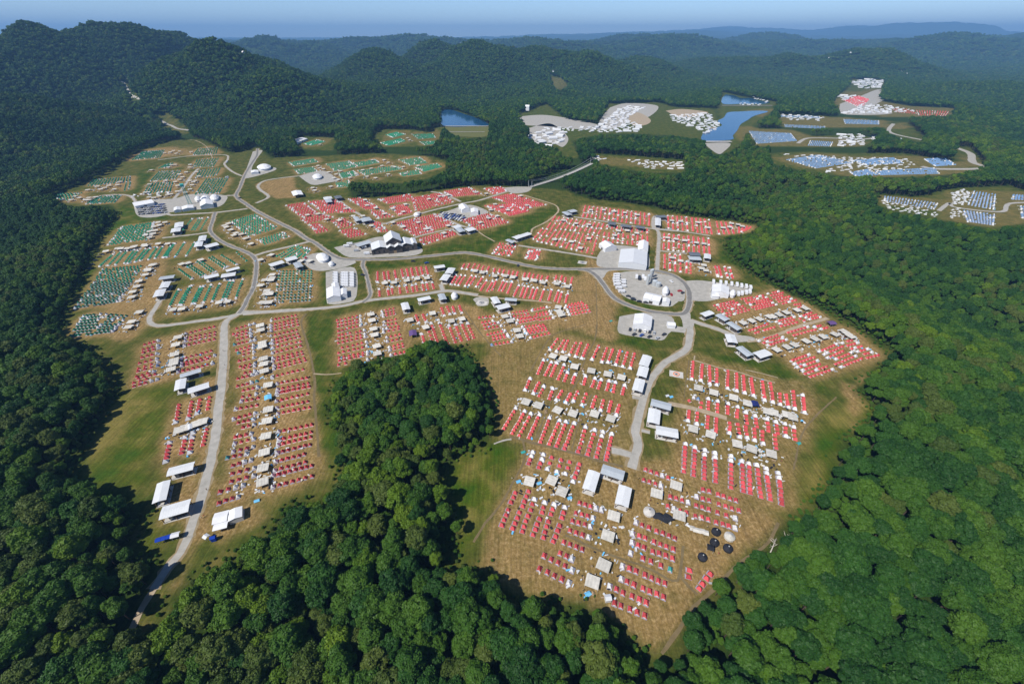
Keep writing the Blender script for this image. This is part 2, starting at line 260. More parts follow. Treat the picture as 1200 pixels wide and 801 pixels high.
blk('the upper central field', 580, 380, 6, [
 (440,100,388,175,'RRRRW'),(487,110,435,188,'RRRRW'),(515,112,480,190,'RRRRW'),(570,128,525,212,'RRRRW'),(605,130,568,222,'RRRRRW'),(655,140,613,235,'RRRRRW'),(730,150,685,243,'RRRRRW'),(788,165,752,262,'RRRRRW'),(830,175,795,263,'RRRRRW'),(880,182,850,280,'RRRRRW'),(932,195,900,293,'RRRRRW'),(982,203,952,305,'RRRRRW'),
 (345,248,305,340,'WRRRRR'),(400,262,357,350,'WRRRRR'),(437,268,395,358,'WRRRRR'),(490,280,447,380,'WRRRRR'),(513,335,490,392,'WRRR'),(565,348,547,405,'WRRR'),(640,360,625,415,'WRRR'),(707,375,685,432,'WRRR'),(748,385,728,445,'WRRR'),(803,395,788,455,'WRRR'),(850,405,833,468,'WRRR'),(913,425,900,485,'WRRR'),
 (250,378,215,458,'WRRRW'),(310,405,273,482,'RRRRW'),(345,432,312,498,'WRRR'),(410,448,383,518,'WRRR'),(470,465,435,528,'RRRW'),(533,485,500,545,'RRRW'),(582,470,553,535,'RRRW'),(645,485,613,562,'RRRRW'),(710,503,687,575,'RRRR'),(763,530,745,600,'RRRW'),(820,540,802,605,'RRRR'),(875,565,855,632,'RRRW')])
blk('the middle central field', 580, 440, 6, [(148,225,65,365,'WRRRRRRR'),(212,245,125,400,'WRRRRRRR'),(257,262,172,415,'WRRRRRRR'),(315,270,240,432,'WRRRRRRR'),(387,292,320,460,'WRRRRRRR'),(457,310,382,475,'WRRRRRRR'),(503,320,435,492,'WRRRRRRR'),(560,332,490,510,'WRRRRRRR'),(640,358,588,530,'WRRRRRRR'),(703,378,655,548,'WRRRRRRR'),(763,392,715,565,'WWRRRRRR'),(825,405,785,588,'WRRRRRRR')])
blk('the block above middle woods', 380, 335, 6, [(90,240,255,205,'RRRRRRW'),(95,262,255,230,'RRRRRRW'),(97,283,258,248,'RRRRRRW'),(98,315,255,275,'RRRRRRW'),(100,345,180,328,'RRRR'),(95,372,190,352,'RRRR'),(100,398,190,378,'RRRR'),(125,432,200,415,'RRR'),(100,468,205,443,'RRRR'),(105,500,205,480,'RRRR'),(105,522,210,497,'RRRR'),(100,552,150,540,'RR'),
 (225,322,280,308,'RRW'),(225,348,285,335,'RRW'),(225,370,287,355,'RRW'),(235,405,295,390,'RRW'),(235,437,300,420,'RRW'),(240,475,305,460,'RRW'),(240,492,305,478,'RRW'),(250,530,305,515,'RRW'),
 (405,175,488,155,'WRRR'),(410,192,490,175,'WRRR'),(415,210,492,192,'WRRR'),(422,248,500,232,'WRRR'),(418,272,505,260,'WRRR'),(415,300,520,283,'WWRRR'),(418,320,520,300,'WRRR'),(440,358,530,338,'WRRRR'),(445,385,540,368,'WRRRR'),(458,428,550,402,'WRRRR'),(460,448,555,422,'WRRRR'),(470,482,565,460,'WRRRR')])
blk('the block behind middle woods', 420, 290, 6, [(405,475,425,525,'RRRW'),(455,470,478,520,'RRRW'),(585,425,605,475,'RRRW'),(625,415,645,465,'RRRW'),(665,415,680,460,'RRRW'),(712,410,727,455,'RRRW'),(512,530,558,665,'WRRRRRRR'),(562,505,625,670,'WWRRRRRRR'),(637,545,682,660,'WRRRRRR'),(682,540,725,650,'WRRRRRR'),(722,525,775,640,'WRRRRRR'),(768,530,812,630,'WRRRRR'),(447,605,462,655,'WRRR'),(497,590,515,640,'RRR')])
blk('the block below the ridge road', 420, 290, 6, [(135,170,135,240,'RRRRRW'),(177,172,187,232,'RRRRRW'),(208,168,217,230,'RRRRRW'),(255,162,265,220,'RRRRRW'),(303,155,317,212,'RRRRRW'),(340,150,352,210,'RRRRRW'),(372,145,385,205,'RRRRRW'),(408,140,425,205,'RRRRRW'),(440,138,455,195,'RRRRRW'),(475,135,492,193,'RRRRRW'),
 (145,290,148,335,'WRRR'),(205,290,212,328,'WRRR'),(235,275,240,320,'WRRR'),(288,268,295,315,'WRRR'),(335,262,345,310,'WRRR'),(378,262,385,305,'WRRR'),(405,255,415,300,'WRRR'),(450,245,458,295,'WRRR'),(480,243,490,288,'WRRR'),(518,242,530,282,'WRRR'),
 (745,115,728,145,'RRRW'),(780,115,762,150,'RRRW'),(818,115,798,155,'RRRW'),(850,122,830,162,'RRRW'),(880,130,865,165,'RRRW'),(918,135,903,165,'RRRW'),(688,192,650,255,'WRRRRRW'),(722,192,680,258,'WRRRRRW'),(752,195,705,262,'WRRRRRW'),(798,195,750,268,'WRRRRRW'),(825,200,780,262,'WRRRRRW'),(875,205,828,272,'WRRRRRW'),
 (958,150,948,178,'RRRW'),(995,152,983,180,'RRRW'),(1025,158,1012,187,'RRRW'),(1060,162,1050,192,'RRRW'),(1090,168,1078,200,'RRRW'),(1120,172,1108,205,'RRRW'),(902,230,862,295,'WRRRRRR'),(945,235,905,302,'WRRRRRR'),(972,225,940,295,'WRRRRRR'),(1020,230,990,298,'WRRRRRR'),(1045,238,1012,302,'WRRRRRR'),(1082,240,1050,315,'WRRRRRR')])
blk('the rows east of octagon tent', 540, 300, 6, [(450,120,440,155,'RRRW'),(485,120,470,155,'RRRW'),(512,128,500,160,'RRRW'),(545,132,532,170,'RRRW'),(572,138,560,172,'RRRW'),(612,142,603,170,'RRRW'),(410,205,375,275,'WRRRRRR'),(447,208,420,280,'WRRRRRR'),(475,212,447,288,'WRRRRRR'),(510,220,485,290,'WRRRRRR'),(540,222,512,295,'WRRRRRR'),(587,232,558,308,'WRRRRRR'),
 (672,138,663,175,'RRRW'),(710,140,700,178,'RRRW'),(738,152,730,190,'RRRW'),(783,150,772,200,'RRRRW'),(640,235,618,305,'WRRRRRR'),(687,240,663,312,'WRRRRRR'),(710,250,690,320,'WRRRRRR'),(753,262,738,320,'WRRRRR'),
 (130,430,232,420,'RRRRRW'),(150,465,225,450,'RRRRW'),(165,485,265,465,'RRRRRW'),(175,508,285,488,'RRRRRRW'),(345,400,465,382,'WRRRRRR'),(352,425,475,405,'WRRRRRR'),(375,440,485,425,'WRRRRR'),(400,445,520,425,'WRRRRRR'),(395,468,535,440,'WRRRRRRR'),(500,380,605,355,'WRRRRW'),(535,405,625,385,'RRRRW'),(535,418,635,402,'RRRRW'),(555,445,650,430,'RRRRW'),
 (740,345,850,322,'WRRRRR'),(735,360,860,333,'WRRRRRR'),(750,375,885,345,'WRRRRRR'),(765,410,905,385,'WRRRRRRR'),(755,393,890,362,'WRRRRRR'),
 (190,548,312,520,'RRRRRW'),(225,565,330,548,'RRRRW'),(230,585,335,560,'RRRRW'),(220,620,360,598,'BRRRRW'),(435,495,580,480,'WRRRRRR'),(450,515,590,490,'WRRRRRR'),(455,530,600,505,'WRRRRRR'),(465,543,600,517,'WRRRRRR'),(490,572,620,540,'WRRRRRR')])
gr = lambda L: [(a, b, c, d, 'WGGGGGGGGW') for a, b, c, d in L]
blk('the left slope', 60, 230, 8, gr([(450,655,580,540),(535,645,655,515),(600,638,712,508),(685,625,780,500),(718,625,812,505),(785,612,885,490),(832,600,925,485),(910,590,995,475),(972,578,1045,470),(1048,570,1120,465),(1080,568,1145,440)]))
blk('the inner loop rows', 50, 150, 4, [(570,605,620,540,'WGGGGGGGGW'),(622,600,665,535,'WGGGGGGGGW'),(672,597,712,535,'WGGGGGGGW'),(660,475,700,425,'GGGGGGGW'),(700,475,735,422,'GGGGGGGW'),(712,475,747,422,'GGGGGGGW'),(740,475,775,418,'GGGGGGGW')])
blk('the lower loop columns', 60, 300, 4, [(600,60,660,105,'GGGGGGGW'),(640,45,712,95,'GGGGGGGW'),(652,40,724,88,'GGGGGGGW'),(687,25,758,78,'GGGGGGGW'),(700,20,772,72,'GGGGGGGW'),(742,7,812,55,'GGGGGGGW'),(755,2,826,48,'GGGGGGGW'),(800,-5,870,38,'GGGGGGGW'),(870,-20,915,20,'GGGGG'),
 (597,155,555,235,'WGGGGGGGW'),(648,142,598,228,'WGGGGGGGW'),(658,137,610,228,'WGGGGGGGW'),(700,142,660,222,'WGGGGGGGW'),(712,140,674,220,'WGGGGGGGW'),(750,133,715,215,'WGGGGGGGW'),(790,128,755,210,'WGGGGGGGW'),(838,113,803,202,'WGGGGGGGW'),(854,113,820,200,'WGGGGGGGW'),(898,106,866,195,'WGGGGGGGW')])
# dense blocks: four corners, letter, spacing along the rows, spacing between rows
DB = []
def dense(name, ox, oy, zf, col, L, su=3.3, sv=4.3):
    for q in L: DB.append((name, [(ox + a / zf, oy + b / zf) for a, b in q], col, su, sv))
dense('the dense right block', 750, 200, 4, 'R', [[(340,630),(440,608),(520,655),(400,690)],[(470,600),(580,582),(645,630),(540,655)],[(590,575),(650,562),(740,610),(665,630)],[(500,745),(590,710),(645,740),(540,770)],[(630,705),(720,680),(790,705),(660,735)],[(740,682),(800,660),(860,690),(800,700)],[(715,625),(750,618),(775,640),(740,648)]], 3.5, 3.7)
dense('the dense corner block', 750, 380, 4, 'R', [[(545,75),(640,45),(705,75),(600,105)],[(680,35),(780,5),(840,30),(720,60)],[(690,170),(790,135),(915,215),(795,255)],[(830,125),(920,85),(1050,165),(938,210)],[(935,85),(990,68),(1130,150),(1062,165)],[(800,10),(840,0),(890,20),(850,32)]], 3.5, 3.7)
dense('the far right columns', 750, 200, 4, 'R', [[(122,212),(125,272),(232,285),(225,220)],[(235,222),(240,288),(345,300),(330,232)],[(108,295),(106,330),(330,352),(326,318)],[(106,335),(104,372),(332,395),(330,358)],[(106,388),(106,465),(200,480),(198,395)],[(210,425),(208,480),(246,486),(244,430)],[(350,240),(362,300),(450,295),(430,245)],[(455,262),(460,295),(500,280),(530,262)],[(345,450),(358,500),(392,505),(375,448)],[(385,448),(402,505),(445,508),(430,457)]], 3.3, 5.6)
dense('the rows under far woods', 500, 180, 4, 'R', [[(742,245),(735,272),(1045,312),(1045,283)],[(735,278),(728,300),(1045,340),(1045,315)],[(598,296),(560,350),(810,378),(835,330)],[(540,352),(490,408),(780,475),(805,385)],[(840,335),(838,355),(1040,380),(1040,355)],[(828,370),(820,415),(1040,437),(1040,388)]], 3.3, 5.8)
dense('the blocks above ridge road', 500, 180, 4, 'R', [[(340,420),(425,430),(395,482),(303,470)],[(475,450),(540,452),(520,500),(460,492)],[(165,312),(290,280),(390,322),(225,360)],[(310,208),(400,188),(560,240),(450,262)],[(272,246),(400,236),(480,270),(390,292)]], 3.5, 3.7)
dense('the blocks behind the lodge', 300, 150, 4, 'R', [[(138,365),(228,350),(300,402),(212,418)],[(245,345),(380,340),(470,392),(320,400)],[(208,425),(320,405),(368,418),(235,450)],[(245,455),(295,447),(345,480),(280,495)],[(350,437),(410,420),(470,455),(388,472)],[(388,482),(470,468),(520,498),(438,516)],[(530,445),(580,440),(625,485),(570,488)],[(430,335),(495,328),(582,375),(520,385)],[(530,393),(590,385),(655,415),(570,426)],[(570,335),(720,310),(745,340),(620,355)],[(730,330),(865,305),(930,345),(745,392)],[(625,368),(700,358),(735,395),(670,412)],[(650,448),(750,425),(840,485),(740,505)],[(745,425),(845,405),(930,450),(830,478)],[(755,520),(915,480),(940,500),(790,550)],[(872,300),(1000,278),(1060,310),(925,322)],[(1068,285),(1150,276),(1178,295),(1112,312)]], 3.6, 4.15)
dense('the top left camp', 50, 150, 4, 'G', [[(418,150),(470,112),(572,104),(550,140)],[(703,128),(730,97),(822,92),(815,122)],[(703,185),(722,150),(828,142),(800,182)],[(503,250),(545,205),(650,200),(625,240)],[(470,310),(500,260),(615,252),(600,300)],[(713,235),(735,200),(835,188),(815,225)],[(713,312),(765,240),(872,235),(830,305)],[(208,275),(240,243),(412,228),(410,252)],[(375,295),(385,260),(420,250),(410,290)],[(38,325),(90,308),(190,302),(120,345)],[(200,358),(262,322),(372,315),(340,350)],[(303,550),(510,518),(525,443),(370,465)],[(538,190),(580,170),(615,165),(590,185)]], 3.6, 4.15)
dense('the block in the road fork', 50, 150, 4, 'G', [[(880,440),(1000,405),(1105,468),(965,512)],[(1002,525),(1130,488),(1165,508),(1042,548)]], 3.2, 4.4)
dense('the left edge block', 60, 300, 4, 'G', [[(110,245),(320,212),(430,48),(240,62)],[(85,380),(200,370),(240,268),(145,280)],[(200,368),(300,355),(365,280),(245,270)]], 2.9, 4.7)
dense('the block below domed marquee', 300, 280, 4, 'G', [[(85,302),(262,290),(270,150),(108,150)],[(90,82),(190,28),(262,50),(210,105)]], 3.4, 5.8)
dense('the top camp', 300, 150, 4, 'G', [[(152,162),(270,145),(292,160),(175,180)],[(178,195),(270,183),(290,203),(200,218)],[(328,170),(440,156),(472,183),(370,202)],[(448,165),(560,148),(582,163),(480,182)],[(385,215),(460,200),(482,222),(400,238)],[(478,200),(655,178),(690,193),(510,222)],[(668,150),(770,138),(805,163),(720,175)],[(740,185),(850,168),(872,183),(790,205)],[(668,212),(760,196),(778,215),(690,227)],[(372,260),(440,245),(442,275),(385,280)],[(608,33),(660,20),(702,30),(640,46)],[(730,30),(830,28),(842,45),(760,52)],[(583,70),(680,50),(702,62),(620,84)],[(222,75),(285,55),(325,65),(260,82)],[(765,65),(840,62),(842,75),(790,80)]], 3.3, 4.6)
dense('the far blue camp', 800, 0, 3, 'B', [[(365,562),(480,545),(600,572),(468,592)],[(590,565),(740,555),(778,575),(650,580)],[(848,560),(922,555),(962,580),(888,585)],[(588,607),(650,595),(690,615),(620,626)],[(678,602),(880,590),(902,612),(700,616)],[(710,690),(900,715),(885,738),(708,708)],[(1022,672),(1105,685),(1100,738),(1000,720)],[(985,740),(1100,755),(1095,793),(1000,780)],[(567,420),(690,425),(690,438),(572,435)],[(360,438),(500,445),(500,454),(362,447)],[(235,462),(380,470),(400,495),(262,505)],[(1160,685),(1230,690),(1230,705),(1155,702)],[(1185,725),(1240,728),(1240,762),(1190,768)],[(448,495),(530,500),(522,515),(440,512)],[(335,405),(480,410),(480,416),(340,412)]], 3.6, 6.2)
dense('the far hill camp', 800, 0, 3, 'R', [[(560,350),(620,338),(655,350),(625,380)],[(730,382),(800,384),(830,402),(760,396)],[(820,388),(940,392),(925,408),(830,406)]], 7.5, 11)
T = []                                              # x, y, z, angle, letter, block, row label
TIER = {}; ROWN = {}
for bn, rows in BL:
    prev = None; tier = TIER.get(bn, -1); rr = 0
    for ri, (a, b, c, d, code) in enumerate(rows):
        vert = abs(d - b) > abs(c - a); pos = min(a, c) if vert else min(b, d)
        if prev is None or vert != prev[0] or pos < prev[1] - 6: tier += 1; rr = 0
        prev = (vert, pos); ri = (tier, rr); rr += 1; TIER[bn] = tier
        e = g([a, c], [b, d], .7); Lr = math.hypot(e[1,0] - e[0,0], e[1,1] - e[0,1]); nm_ = max(2, int(Lr / 2.78) + 1)
        while len(code) > nm_ and len(code) > 2:
            k_ = max((i for i in range(len(code)) if code[i] in 'RG'), default=1); code = code[:k_] + code[k_+1:] if code[k_] in 'RG' else code[:-1]
        n = len(code); t = np.linspace(0, 1, n) if n > 1 else np.array([0.0])
        px = a + (c - a) * t; py = b + (d - b) * t
        q = g(px, py, .7); ang = math.atan2(q[-1, 1] - q[0, 1], q[-1, 0] - q[0, 0]) if n > 1 else .3
        for k in range(n):
            if code[k] != '.': T.append((q[k,0] + random.uniform(-.16,.16), q[k,1] + random.uniform(-.16,.16), q[k,2], ang + random.uniform(-.07,.07) + (math.pi if random.random() < .0 else 0), code[k], bn, ri, k, px[k], py[k]))
for qi, (bn, Q, col, su, sv) in enumerate(DB):
    tier = TIER[bn] = TIER.get(bn, -1) + 1
    P = g([p[0] for p in Q], [p[1] for p in Q])[:, :2]
    P = P.mean(0) + (P - P.mean(0)) * 1.05
    u = np.linalg.norm(P[1] - P[0]); v = np.linalg.norm(P[3] - P[0]); nu = max(2, int(round(u / su))); nv = max(2, int(round(v / sv)))
    ang = math.atan2(P[1,1] - P[0,1], P[1,0] - P[0,0])
    for j in range(nv):
        for i in range(nu):
            if random.random() < .07: continue
            s = (i + .5 + (.3 if (j % 2 and sv < 5) else 0)) / (nu + .3); t = (j + .5) / nv
            xy = (P[0] * (1 - s) + P[1] * s) * (1 - t) + (P[3] * (1 - s) + P[2] * s) * t
            w = 'W' if (i in (0, nu - 1) and random.random() < .45) or random.random() < .045 else col
            if sv > 5 and col == 'R' and nu > 8 and i in (nu // 2, nu // 2 + 1) and random.random() < .7: w = 'W' if random.random() < .5 else '.'
            if w == '.': continue
            px, py, _ = proj(xy[0], xy[1], 0.)
            T.append((xy[0] + random.uniform(-.15,.15), xy[1] + random.uniform(-.15,.15), 0, ang - (math.pi / 2 if sv < 4.2 else 0) + random.uniform(-.05,.05), w, bn, (tier, j), i, float(px), float(py)))
TA = np.array([(t[0], t[1]) for t in T]); TZ = bil(GZ, TA[:, 0], TA[:, 1])
print('TENTS', len(T), {c: sum(t[4] == c for t in T) for c in 'RWGBD'})
# ------------------------------------------------------------------ dining canopies (grey) by pixel centre
CN = []
def cans(ox, oy, zf, L): CN.extend([(ox + a / zf, oy + b / zf) for a, b in L])
cans(550,510,8,[(563,425),(772,415),(868,520)]); cans(660,530,8,[(475,590),(420,775),(878,380),(1060,305),(1090,585)]); cans(640,620,8,[(540,330),(435,485)])
cans(230,360,8,[(597,165),(602,208),(615,330),(620,360),(628,475),(632,525),(635,590),(670,722)]); cans(230,440,8,[(672,312),(662,418),(650,560),(635,712)]); cans(230,520,8,[(622,218),(618,350)])
cans(130,370,8,[(625,195),(605,265),(595,355),(590,410),(585,440),(560,495)]); cans(160,450,8,[(395,425),(448,405),(560,365),(615,345)])
cans(780,400,6,[(232,322),(340,355),(480,390),(578,430),(720,488),(760,495),(855,510),(895,528),(195,610),(318,650),(505,715),(607,750)]); cans(780,480,6,[(745,305)])
cans(580,380,6,[(408,218),(480,235),(560,292),(678,322),(793,345),(890,368),(218,540),(305,565),(440,598),(548,622),(700,625),(815,658)])
cans(380,335,6,[(327,195),(335,238),(345,298),(352,340),(368,418),(372,470)]); cans(420,290,6,[(362,505),(520,458),(472,555),(652,512),(727,497),(185,245),(250,242),(340,228),(412,215),(482,210)])
cans(540,300,6,[(238,135),(310,135),(365,145),(450,160),(517,168),(578,182),(675,190),(748,210),(150,112),(100,100),(310,420),(345,452),(685,355),(690,385),(705,408),(395,518),(415,558)])
cans(860,320,6,[(65,345),(125,330),(180,318),(250,302),(275,300),(320,287),(370,272),(445,255),(503,242),(300,533),(375,515),(428,500),(510,473),(572,458),(630,442),(712,425),(775,405),(800,422),(822,440)])
cans(60,230,8,[(510,510),(650,485),(765,470),(880,460),(1000,440),(1090,440),(920,380),(955,345),(975,315),(1010,265),(1065,240),(905,690),(880,730),(955,635)])
cans(60,300,4,[(470,40),(450,60),(440,85),(410,115),(400,140),(380,165),(375,190),(410,260),(375,305),(360,330),(570,248),(610,245),(695,232),(785,215),(825,210),(1035,85),(1030,110),(1010,160),(1025,175),(1005,215),(640,30),(610,35),(700,15)])
cans(50,150,4,[(850,455),(880,475),(905,490),(930,495),(950,515),(975,540),(520,325),(585,310),(575,245),(620,250),(640,215),(700,265),(715,245),(730,225),(690,170),(695,110),(620,170),(625,118),(290,278),(210,288),(150,318),(130,335),(200,335),(215,325),(350,265),(690,285),(570,115),(630,295)])
cans(50,150,4,[(500,262),(528,248),(480,300),(498,322),(545,318),(600,308),(632,268),(640,240),(655,228),(672,205),(688,183),(596,112),(612,105),(640,108),(603,172),(588,182),(508,195),(255,272),(310,268),(270,285),(335,285),(360,250),(170,325),(215,335),(245,322),(690,245),(705,252),(720,205),(668,300),(870,445),(860,462),(895,500),(480,500),(500,482),(520,460),(540,440),(430,552),(395,562),(475,545),(350,562)])
cans(300,150,4,[(340,205),(365,232),(395,200),(470,212),(500,195),(540,188),(620,215),(700,212),(760,175),(640,178),(590,175),(440,230),(520,225),(560,232),(240,405),(290,400),(330,425),(420,375),(390,430),(500,410),(540,455),(600,400),(640,375),(560,372),(690,390),(700,355),(760,395),(810,330),(860,318),(900,312),(640,440),(690,460),(760,440),(800,470),(880,490),(900,455),(1030,300),(1080,305),(510,335),(520,360)])
cans(500,180,4,[(320,235),(350,248),(380,262),(300,262),(290,300),(330,290),(250,320),(440,195),(470,240),(700,325),(640,310),(760,330),(600,400),(680,410),(720,440),(760,395),(900,360),(940,358),(985,370),(880,380),(880,268),(930,275),(990,285),(830,262),(770,262)])
cans(750,200,4,[(150,232),(190,235),(270,240),(320,265),(170,318),(210,325),(265,335),(300,340),(130,312),(150,405),(190,420),(290,455),(310,465),(300,440),(390,265),(430,245),(460,250),(420,262),(480,258)])
cans(300,280,4,[(20,215),(45,255),(60,250),(30,295),(60,295),(40,190),(75,180),(20,95),(70,72),(210,100),(250,100)])
cans(300,150,4,[(300,185),(315,190),(275,290),(265,278),(455,410),(545,148),(600,148),(620,160),(690,180),(650,182),(375,215),(290,175),(385,240),(350,272),(710,45),(720,55),(300,75)])
# ------------------------------------------------------------------ ground sheet with cover masks
def blur(A, n):
    for _ in range(n):
        A = (A + np.roll(A, 1, 0) + np.roll(A, -1, 0)) / 3; A = (A + np.roll(A, 1, 1) + np.roll(A, -1, 1)) / 3
    return A
brown = np.zeros(GX.shape); ij = (np.clip(np.searchsorted(XS, TA[:, 0]), 1, len(XS) - 2), np.clip(np.searchsorted(YS, TA[:, 1]), 1, len(YS) - 2))
cw_ = g([c[0] for c in CN], [c[1] for c in CN], 2.5); ic = (np.clip(np.searchsorted(XS, cw_[:, 0]), 1, len(XS) - 2), np.clip(np.searchsorted(YS, cw_[:, 1]), 1, len(YS) - 2))
np.add.at(brown, ij, 1.0); br2 = np.zeros(GX.shape); np.add.at(br2, ic, 1.0); brown = np.clip(np.clip(blur(brown, 4) * 6.5, 0, 1) * .85 + np.clip(blur(br2, 9) * 45, 0, 1) * .8, 0, 1)
def paint(A, polys, val, soft=6):
    for P in polys:
        w = plane([p[0] for p in P], [p[1] for p in P]); x0, y0 = w.min(0) - soft * 2; x1, y1 = w.max(0) + soft * 2
        i0, i1 = np.searchsorted(XS, [x0, x1]); j0, j1 = np.searchsorted(YS, [y0, y1])
        if i1 <= i0 or j1 <= j0: continue
        xx, yy = GX[i0:i1, j0:j1], GY[i0:i1, j0:j1]
        d = polydist(xx, yy, w) + (fbm(xx / 9, yy / 9, 3) - .5) * soft * 1.4
        t = 1 - sst(-soft / 2, soft / 2, d); A[i0:i1, j0:j1] = A[i0:i1, j0:j1] * (1 - t) + val * t
paint(brown, [[(560,665),(590,590),(625,520),(700,545),(800,540),(870,570),(915,615),(860,662),(800,735),(770,765),(725,735),(690,712),(620,700)]], .85, 8)
paint(brown, [[(580,400),(650,400),(600,470),(590,510),(560,430)],[(790,410),(950,450),(925,590),(790,535)],[(590,430),(740,410),(745,540),(590,510)]], .62, 10)
paint(brown, [[(690,300),(730,320),(720,400),(640,380),(670,345)],[(235,440),(262,440),(245,620),(210,680),(225,600)],[(200,545),(235,545),(225,610),(190,610)],[(500,350),(560,360),(580,400),(525,395)],[(250,600),(300,590),(310,610),(260,625)],[(300,215),(345,206),(350,232),(318,232)],[(810,640),(860,600),(905,620),(850,665),(800,700)],[(128,300),(180,290),(200,340),(150,400),(120,395)],[(985,455),(1020,440),(1000,500)]], .95, 8)
paint(brown, [[(690,182),(800,190),(800,200),(700,192)],[(980,118),(1030,100),(1060,130),(1000,135)],[(900,184),(1130,192),(1000,208)]], .9, 20)
lawn = np.zeros(GX.shape)
LG = [[(356,368),(392,372),(378,440),(400,480),(400,560),(385,560),(372,470)],[(378,286),(425,282),(430,298),(385,300),(375,292)],[(560,282),(600,258),(650,244),(655,252),(600,285),(570,290),(640,300),(500,292)],[(430,310),(560,303),(560,312),(430,330)],
 [(95,560),(105,520),(140,458),(200,450),(185,520),(165,570),(125,578)],[(520,560),(548,530),(612,520),(590,570),(550,640),(530,665),(515,600)],[(925,595),(960,490),(1020,450),(1024,482),(985,520),(955,590)],[(72,385),(90,330),(120,275),(140,245),(160,250),(165,270),(125,300),(105,340)],[(700,318),(720,355),(760,370),(735,350),(715,320)],
 [(800,420),(850,415),(990,440),(960,460),(900,440),(800,422)],[(700,395),(770,395),(765,415),(700,410)],[(90,330),(140,240),(220,262),(120,290)],[(165,200),(215,190),(190,230),(150,225)],[(715,315),(765,315),(735,320),(738,345),(775,365),(740,362),(722,340)],[(840,290),(860,300),(870,320),(845,312)],[(280,345),(300,325),(395,318),(400,345),(300,355)],[(380,320),(390,318),(388,355),(382,357)]]
brown[:] = np.minimum(brown, 1); paint(brown, [LG[0], LG[1], LG[4]], .04, 5)
paint(lawn, LG, 1.0, 8)
paint(lawn, list(OTHER.values())[:12], .7, 40)
paint(lawn, [[(500,150),(575,145),(572,165),(510,165)],[(900,150),(1050,150),(1080,170),(900,175)],[(1100,215),(1200,222),(1200,265),(1130,262)],[(700,115),(840,130),(830,165),(720,150)]], .55, 40)
meadow = np.zeros(GX.shape)
paint(meadow, [LG[4], LG[5], LG[6], LG[7], [(385,470),(400,450),(400,560),(385,560)],[(200,630),(180,660),(150,650),(165,620)]], 1.0, 12)
brown = np.where(DC < 0, brown, np.where(DO < 0, np.maximum(brown * .45, .03), 0))
GPX, GPY, _gd = proj(GX, GY, GZ)
scar = np.zeros(GX.shape, bool)
for n_ in ('glade_ridge', 'glade_hill', 'glade_left'): scar |= inpoly(GPX, GPY, OTHER[n_]) & (GY > 600) & (GY < 3600)
forest = np.clip(sst(-4, 8, np.minimum(DC, DO) + (fbm(GX / 12, GY / 12, 2) - .5) * 10), 0, 1)
forest = np.where(scar, .1, forest); lawn = np.where(scar, .6, lawn); brown = np.where(scar, .25, brown)
nx, ny = GX.shape
idx = np.arange(nx * ny).reshape(nx, ny); Fq = np.stack([idx[:-1, :-1], idx[1:, :-1], idx[1:, 1:], idx[:-1, 1:]], -1).reshape(-1, 4)
GME = mesh('ground', np.stack([GX, GY, GZ], -1).reshape(-1, 3), Fq, [], smooth=True)
at = GME.color_attributes.new('cover', 'FLOAT_COLOR', 'POINT')
at.data.foreach_set('color', np.stack([brown, lawn, meadow, forest], -1).astype(np.float32).ravel())
gm = bpy.data.materials.new('grass_dirt_and_leaf_litter'); gm.use_nodes = True; nt = gm.node_tree; N = nt.nodes.new; L = nt.links.new
b = nt.nodes['Principled BSDF']; b.inputs['Roughness'].default_value = .95; b.inputs['Specular IOR Level'].default_value = .05
ca = N('ShaderNodeAttribute'); ca.attribute_name = 'cover'; sp = N('ShaderNodeSeparateColor'); L(ca.outputs['Color'], sp.inputs[0])
geo = N('ShaderNodeNewGeometry')
def noise(sc, det=5, ro=.6, src=None):
    n = N('ShaderNodeTexNoise'); n.inputs['Scale'].default_value = sc; n.inputs['Detail'].default_value = det; n.inputs['Roughness'].default_value = ro; L(src or geo.outputs['Position'], n.inputs['Vector']); return n.outputs[0]
def ramp(fac, stops):
    r = N('ShaderNodeValToRGB'); e = r.color_ramp.elements
    while len(e) < len(stops): e.new(.5)
    for k, (p, c) in enumerate(stops): e[k].position = p; e[k].color = (*c, 1)
    L(fac, r.inputs[0]); return r.outputs[0]
def mixc(f, a, c, mode='MIX'):
    m = N('ShaderNodeMix'); m.data_type = 'RGBA'; m.blend_type = mode
    if isinstance(f, float): m.inputs[0].default_value = f
    else: L(f, m.inputs[0])
    L(a, m.inputs[6]); L(c, m.inputs[7]); return m.outputs[2]
def mth(op, a, c):
    m = N('ShaderNodeMath'); m.operation = op; m.use_clamp = True
    for k, v in enumerate((a, c)):
        if isinstance(v, (int, float)): m.inputs[k].default_value = v
        else: L(v, m.inputs[k])
    return m.outputs[0]
n1 = noise(.035, 6, .65); n2 = noise(.6, 4, .7); n3 = noise(.11, 5, .6)
mp = N('ShaderNodeMapping'); mp.inputs['Rotation'].default_value = (0, 0, .6); mp.inputs['Scale'].default_value = (.7, .03, .1); L(geo.outputs['Position'], mp.inputs[0])
stk = noise(1.0, 4, .7, mp.outputs[0])
dry = ramp(n3, [(.3, (.055,.066,.012)), (.5, (.105,.095,.024)), (.7, (.18,.135,.045))])
brn = ramp(n2, [(.3, (.165,.105,.036)), (.5, (.26,.17,.068)), (.72, (.42,.295,.15))])
grn = ramp(n3, [(.3, (.022,.052,.004)), (.5, (.040,.074,.006)), (.72, (.10,.10,.018))])
mdw = ramp(n1, [(.36, (.030,.078,.005)), (.48, (.075,.094,.010)), (.62, (.19,.155,.042))])
lit = ramp(n2, [(.3, (.016,.034,.006)), (.7, (.035,.062,.010))])
base = mixc(mth('MULTIPLY', n1, .9), dry, grn)
c1 = mixc(mth('MULTIPLY', sp.outputs[1], .9), base, grn)
